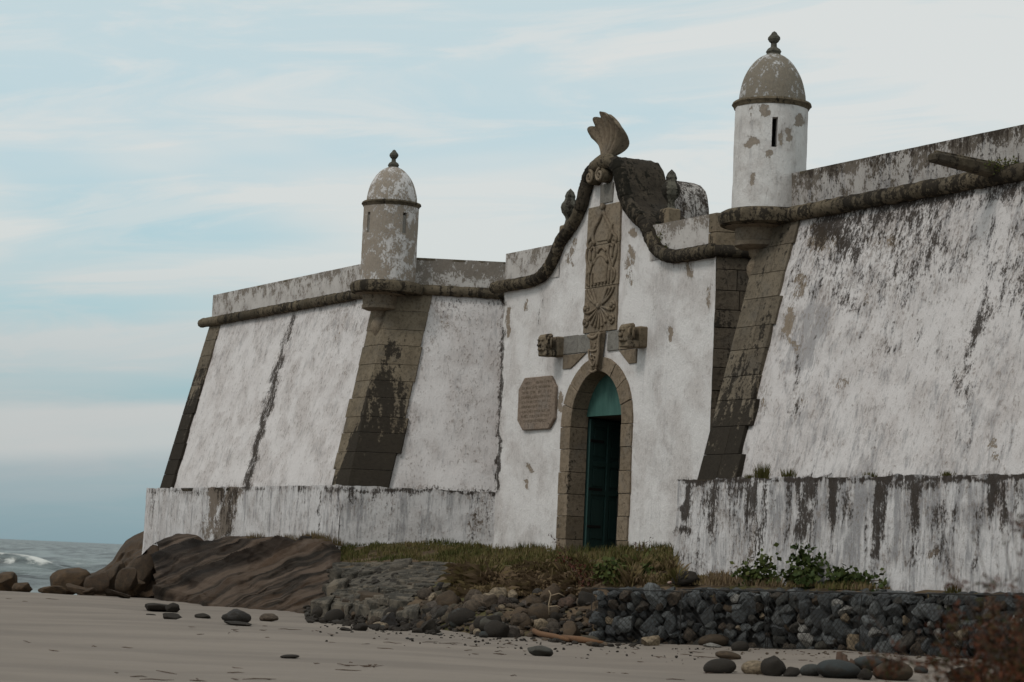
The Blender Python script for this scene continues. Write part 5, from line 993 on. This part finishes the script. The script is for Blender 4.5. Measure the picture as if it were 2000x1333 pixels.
for i, (u, v) in enumerate(((1020, 1076), (1045, 1076), (1290, 1076), (1225, 1078))):
    P = bank_uv(u, v+2); P = P if P is not None else atY(u, v, 51); tuft(P, 80, .22, 'weeds against the portal wall, '+['left of the plaque foot', 'under the plaque', 'right of the door near the plinth', 'just right of the door'][i], ti=.2, spread=.2)
def plant(name, root, stems, label, mat, leaf, n, tint=None, cat='plant', thick=.012, spread=.09):
    """stems: list of polylines (offsets from root)"""
    e_ = link(name, None, label=label, cat=cat); e_.location = root; tubes('stem', [(s, [thick*(1-.6*i/(len(s)-1)) for i in range(len(s))]) for s in stems], M['bark'], e_, 5)
    pts = []
    for s in stems:
        for _ in range(n):
            i = random.randrange(1, len(s)); f = random.random(); p = np.array(s[i-1])*(1-f)+np.array(s[i])*f; pts.append(p+rng.normal(size=3)*spread*np.array([1, .7, .8]))
    foliage('foliage', pts, leaf, mat, e_, tint if tint is None else np.full(len(pts), tint), 1.25, kind='stuff'); return e_
def stemto(root, targets):
    out_ = []
    for (u, v, D) in targets:
        T = atY(u, v, D)-root; k_ = 6; out_.append([tuple(T*(i/k_)+np.array([.04*math.sin(i*2.1+u), .03*math.cos(i*1.7+v), .05*math.sin(i/k_*3.1)])*(1 if i else 0)) for i in range(k_+1)])
    return out_
random.seed(31)
for root, tg, lab, nn, ti in (
  ((1480, 1142, 38.9), [(1440, 1112, 38.8), (1455, 1125, 38.6), (1498, 1085, 38.8), (1502, 1100, 38.6), (1520, 1130, 38.4)], 'leafy creeper with two upright shoots against the streaked plinth, reddish tips on its left side', 60, .45),
  ((1560, 1145, 38.3), [(1562, 1072, 38.2), (1582, 1100, 38.2), (1605, 1092, 38.0), (1545, 1120, 38.1), (1600, 1120, 37.8), (1575, 1125, 37.6)], 'tallest dark green creeper in the middle of the right plinth foot', 85, .3),
  ((1640, 1150, 37.4), [(1640, 1115, 37.3), (1665, 1122, 37.1), (1690, 1140, 36.9), (1725, 1135, 36.6), (1705, 1150, 36.7), (1620, 1130, 37.3)], 'low trailing creeper running right along the plinth foot', 65, .35),
  ((1240, 1125, 41.5), [(1160, 1120, 41.6), (1180, 1105, 42.2), (1215, 1100, 42.6), (1260, 1095, 43.0), (1290, 1105, 42.5), (1200, 1130, 41.2), (1270, 1128, 41.)], 'broad green creeper spreading on the bank below the door', 150, .5),
  ((1130, 1130, 42.6), [(1110, 1100, 43.4), (1095, 1085, 44), (1150, 1112, 42.5), (1140, 1140, 42), (1165, 1140, 41.6)], 'dark red leaved weed on the bank left of the door', 45, None)):
    P = atY(*root); red = ti is None
    plant('creeper_plant', P, stemto(P, tg), lab, M['leaf_red'] if red else M['leaf'], .085 if not red else .05, int(nn*1.5), tint=ti, spread=.085)
for root, tg, lab in (((1105, 1082, 46), [(1070, 1042, 46.2), (1085, 1060, 46.), (1115, 1070, 45.8)], 'thin dead weed with curled purple leaves in front of the left door jamb'), ((1245, 1082, 46), [(1240, 1060, 46), (1262, 1062, 46), (1275, 1050, 46)], 'small purple weed right of the door'), ((1455, 1135, 38.9), [(1430, 1108, 38.8), (1448, 1105, 38.8)], 'reddish shoot at the left end of the creepers')):
    P = atY(*root); plant('weed', P, stemto(P, tg), lab, M['leaf_red'], .03, 16, thick=.006, spread=.03)
for i, (u, v) in enumerate(((592, 1056), (612, 1050), (630, 1054), (648, 1062), (560, 1056), (500, 1053))):
    P = atY(u, v+4, Dwall(u, v)-.5); tuft(P, 120, .22, 'dry grass tuft between plinth and outcrop, '+['second from right', 'third from right', 'middle', 'rightmost', 'second from left', 'leftmost'][i], ti=.8, spread=.28)
# dark stone with an orange chip on top of the first gabions
P = bank_uv(1340, 1143); rock((P[0], P[1]-.1, P[2]+.10), .26, .2, .14, 'rough', 'rock_dark', 'dark humped stone lying on top of the gabions by the plinth corner')
P = bank_uv(1308, 1142); rock((P[0], P[1]-.15, P[2]+.03), .06, .05, .03, 'rough', 'painted', 'small orange chip beside the dark humped stone', sub=2)
P = sandpt(1378, 1256); P[1] += .5; o = box('painted_block', -.11, .11, -.09, .09, -.12, .12, M['painted'], None, .02, label='red and white painted masonry fragment among the foot stones', cat='rubble block'); o.location = (P[0], P[1], P[2]+.26); o.rotation_euler = (.5, .5, .4)
P = sandpt(870, 1232); o = box('concrete_block', -.2, .2, -.15, .2, -.14, .16, M['rock_pale'], None, .03, label='tilted grey concrete block at the front of the rubble heap', cat='concrete block'); o.location = (P[0], P[1]+.2, P[2]+.12); o.rotation_euler = (.2, -.25, .2)
# driftwood
def log(pts, r, mat, label, name='driftwood'):
    p = [sandpt(u, v)+np.array([0, 0, z]) for u, v, z in pts]; c = p[0]; o = tubes(name, [([tuple(q-c) for q in p], r)], mat, None, 8, label=label, cat='driftwood'); o.location = c
log([(1030, 1241, .12), (1055, 1248, .08), (1085, 1252, .07), (1110, 1256, .05)], [.055, .05, .045, .03], M['drift'], 'reddish brown driftwood log in front of the rubble heap')
log([(1098, 1253, .06), (1135, 1257, .06), (1178, 1260, .04)], [.05, .055, .02], M['drift'], 'second reddish brown driftwood log lying right of the first')
log([(1250, 1247, .08), (1290, 1245, .10)], [.02, .045], M['bleach'], 'pale yellow wood stick left of the wide brown boulder')
P = bank_uv(1072, 1212); P = P+np.array([0, -.25, .1]); o = tubes('driftwood', [([(0, 0, 0), (-.02, -.02, .18), (.01, -.02, .36), (-.03, 0, .42)], [.016, .014, .012, .008]), ([(-.02, -.02, .14), (.12, -.03, .16), (.2, -.03, .13)], [.012, .01, .006]), ([(0, -.02, .33), (.15, -.02, .38), (.26, -.02, .33)], [.01, .01, .005])], M['bleach'], None, 6, label='upright pale forked branch standing in the rubble heap', cat='driftwood'); o.location = P
P = sandpt(1660, 1318); P[1] += .6; vs = []; o = tubes('driftwood', [([(-.08, 0, -.05), (-.05, 0, .12), (-.06, .01, .27)], [.08, .06, .035]), ([(0, 0, -.05), (.02, 0, .12), (.0, 0, .24)], [.09, .07, .02]), ([(.08, 0, -.05), (.10, 0, .10), (.12, 0, .17)], [.08, .06, .03])], M['bark'], None, 7, label='splintered grey tree stump behind the slate boulder', cat='tree stump'); o.location = P
# twigs and wrack on the sand
random.seed(77)
clus = [(960, 1268, 60, 14), (800, 1262, 120, 14), (700, 1302, 70, 8), (400, 1228, 120, 10), (560, 1240, 140, 10), (1200, 1275, 160, 16), (330, 1312, 160, 10), (1500, 1288, 220, 8), (1300, 1318, 250, 10), (1680, 1284, 220, 8), (60, 1172, 60, 4), (480, 1330, 200, 4), (250, 1260, 240, 18)]
for i in range(110):
    cu, cv_, a, b = random.choice(clus); u = random.gauss(cu, a*.6); v = random.gauss(cv_, b*.6)
    if u < 2 or u > 1990 or v < 1170+max(0, u-250)*.07: continue
    P = sandpt(u, v); l_ = random.uniform(.012, .06) if random.random() < .75 else random.uniform(.06, .13); an = random.gauss(0, .5); pa = [(l_*(k_-1.5)*math.cos(an), l_*(k_-1.5)*math.sin(an)*2+random.uniform(-.02, .02), random.uniform(0, .012)) for k_ in range(4)]
    o = tubes('twig', [(pa, [.003, .006, .005, .002])], M['bark'], None, 5, label='thin dark twig washed up on the open sand', cat='twig', group='twigs scattered on the sand'); o.location = P+np.array([0, 0, .008])

# ------------------------------------------------------------------ near shrub, out of focus at the lower right
random.seed(3)
root = np.array([2.38, 9.6, 0.]); sh_ = link('coastal_shrub', None, label='reddish brown twiggy shrub close by at the lower right corner', cat='shrub'); sh_.location = root
br = []; lp = []
def grow(p, d, l_, r, dep):
    if p[0] < -.62-.25*random.random() or p[2] > 1.16: return
    k_ = 5; pa = [p]
    for i in range(k_): d = d+np.array([random.gauss(0, .13), random.gauss(0, .13), random.gauss(0, .08)-.01*i]); d /= np.linalg.norm(d); p = p+d*l_/k_; pa.append(p)
    br.append(([tuple(q) for q in pa], [r*(1-.5*i/k_) for i in range(k_+1)]))
    if dep <= 2:
        for q in pa[1:]:
            for _ in range(4 if dep else 8): lp.append(q+np.array([random.gauss(0, .022) for _ in range(3)]))
    if dep > 0:
        for i in range(3 if dep > 1 else 4):
            q = pa[random.randrange(2, k_+1)]; n_ = d+np.array([random.gauss(0, .55), random.gauss(0, .5), random.gauss(.05, .4)]); n_ /= np.linalg.norm(n_); grow(q, n_, l_*random.uniform(.5, .75), r*.6, dep-1)
for a in range(20):
    d = np.array([random.gauss(-.02, .22), random.gauss(0, .3), random.uniform(.6, 1.1)]); grow(np.array([random.gauss(0, .12), random.gauss(0, .15), 0.]), d/np.linalg.norm(d), random.uniform(.5, .8), .011, 3)
# a few long bare shoots reaching left and up
for T in ((1850, 1080), (1905, 1050), (1945, 960), (1975, 1000), (1700, 1200), (1880, 1135)):
    t3 = atY(T[0], T[1], 9.5)-root; s0 = np.array([-.05, 0, .45]); pa = [tuple(s0*(1-i/7)+t3*(i/7)+np.array([0, 0, .05*math.sin(i/7*3.1)*-1])) for i in range(8)]; br.append((pa, [.005*(1-.7*i/7) for i in range(8)]))
    for q in pa[2:]:
        for _ in range(2): lp.append(np.array(q)+np.array([random.gauss(0, .015) for _ in range(3)]))
for T in ((2000, 1035), (1990, 1025), (1862, 1140), (1935, 1142)):
    t3 = atY(T[0], T[1], 9.5)-root
    for _ in range(26): lp.append(t3+np.array([random.gauss(0, .014) for _ in range(3)]))
tubes('branches', br, M['bark'], sh_, 4, kind='stuff'); foliage('foliage', lp, .014, M['leaf_fore'], sh_, None, 2.6, kind='stuff')
bpy.context.view_layer.update()
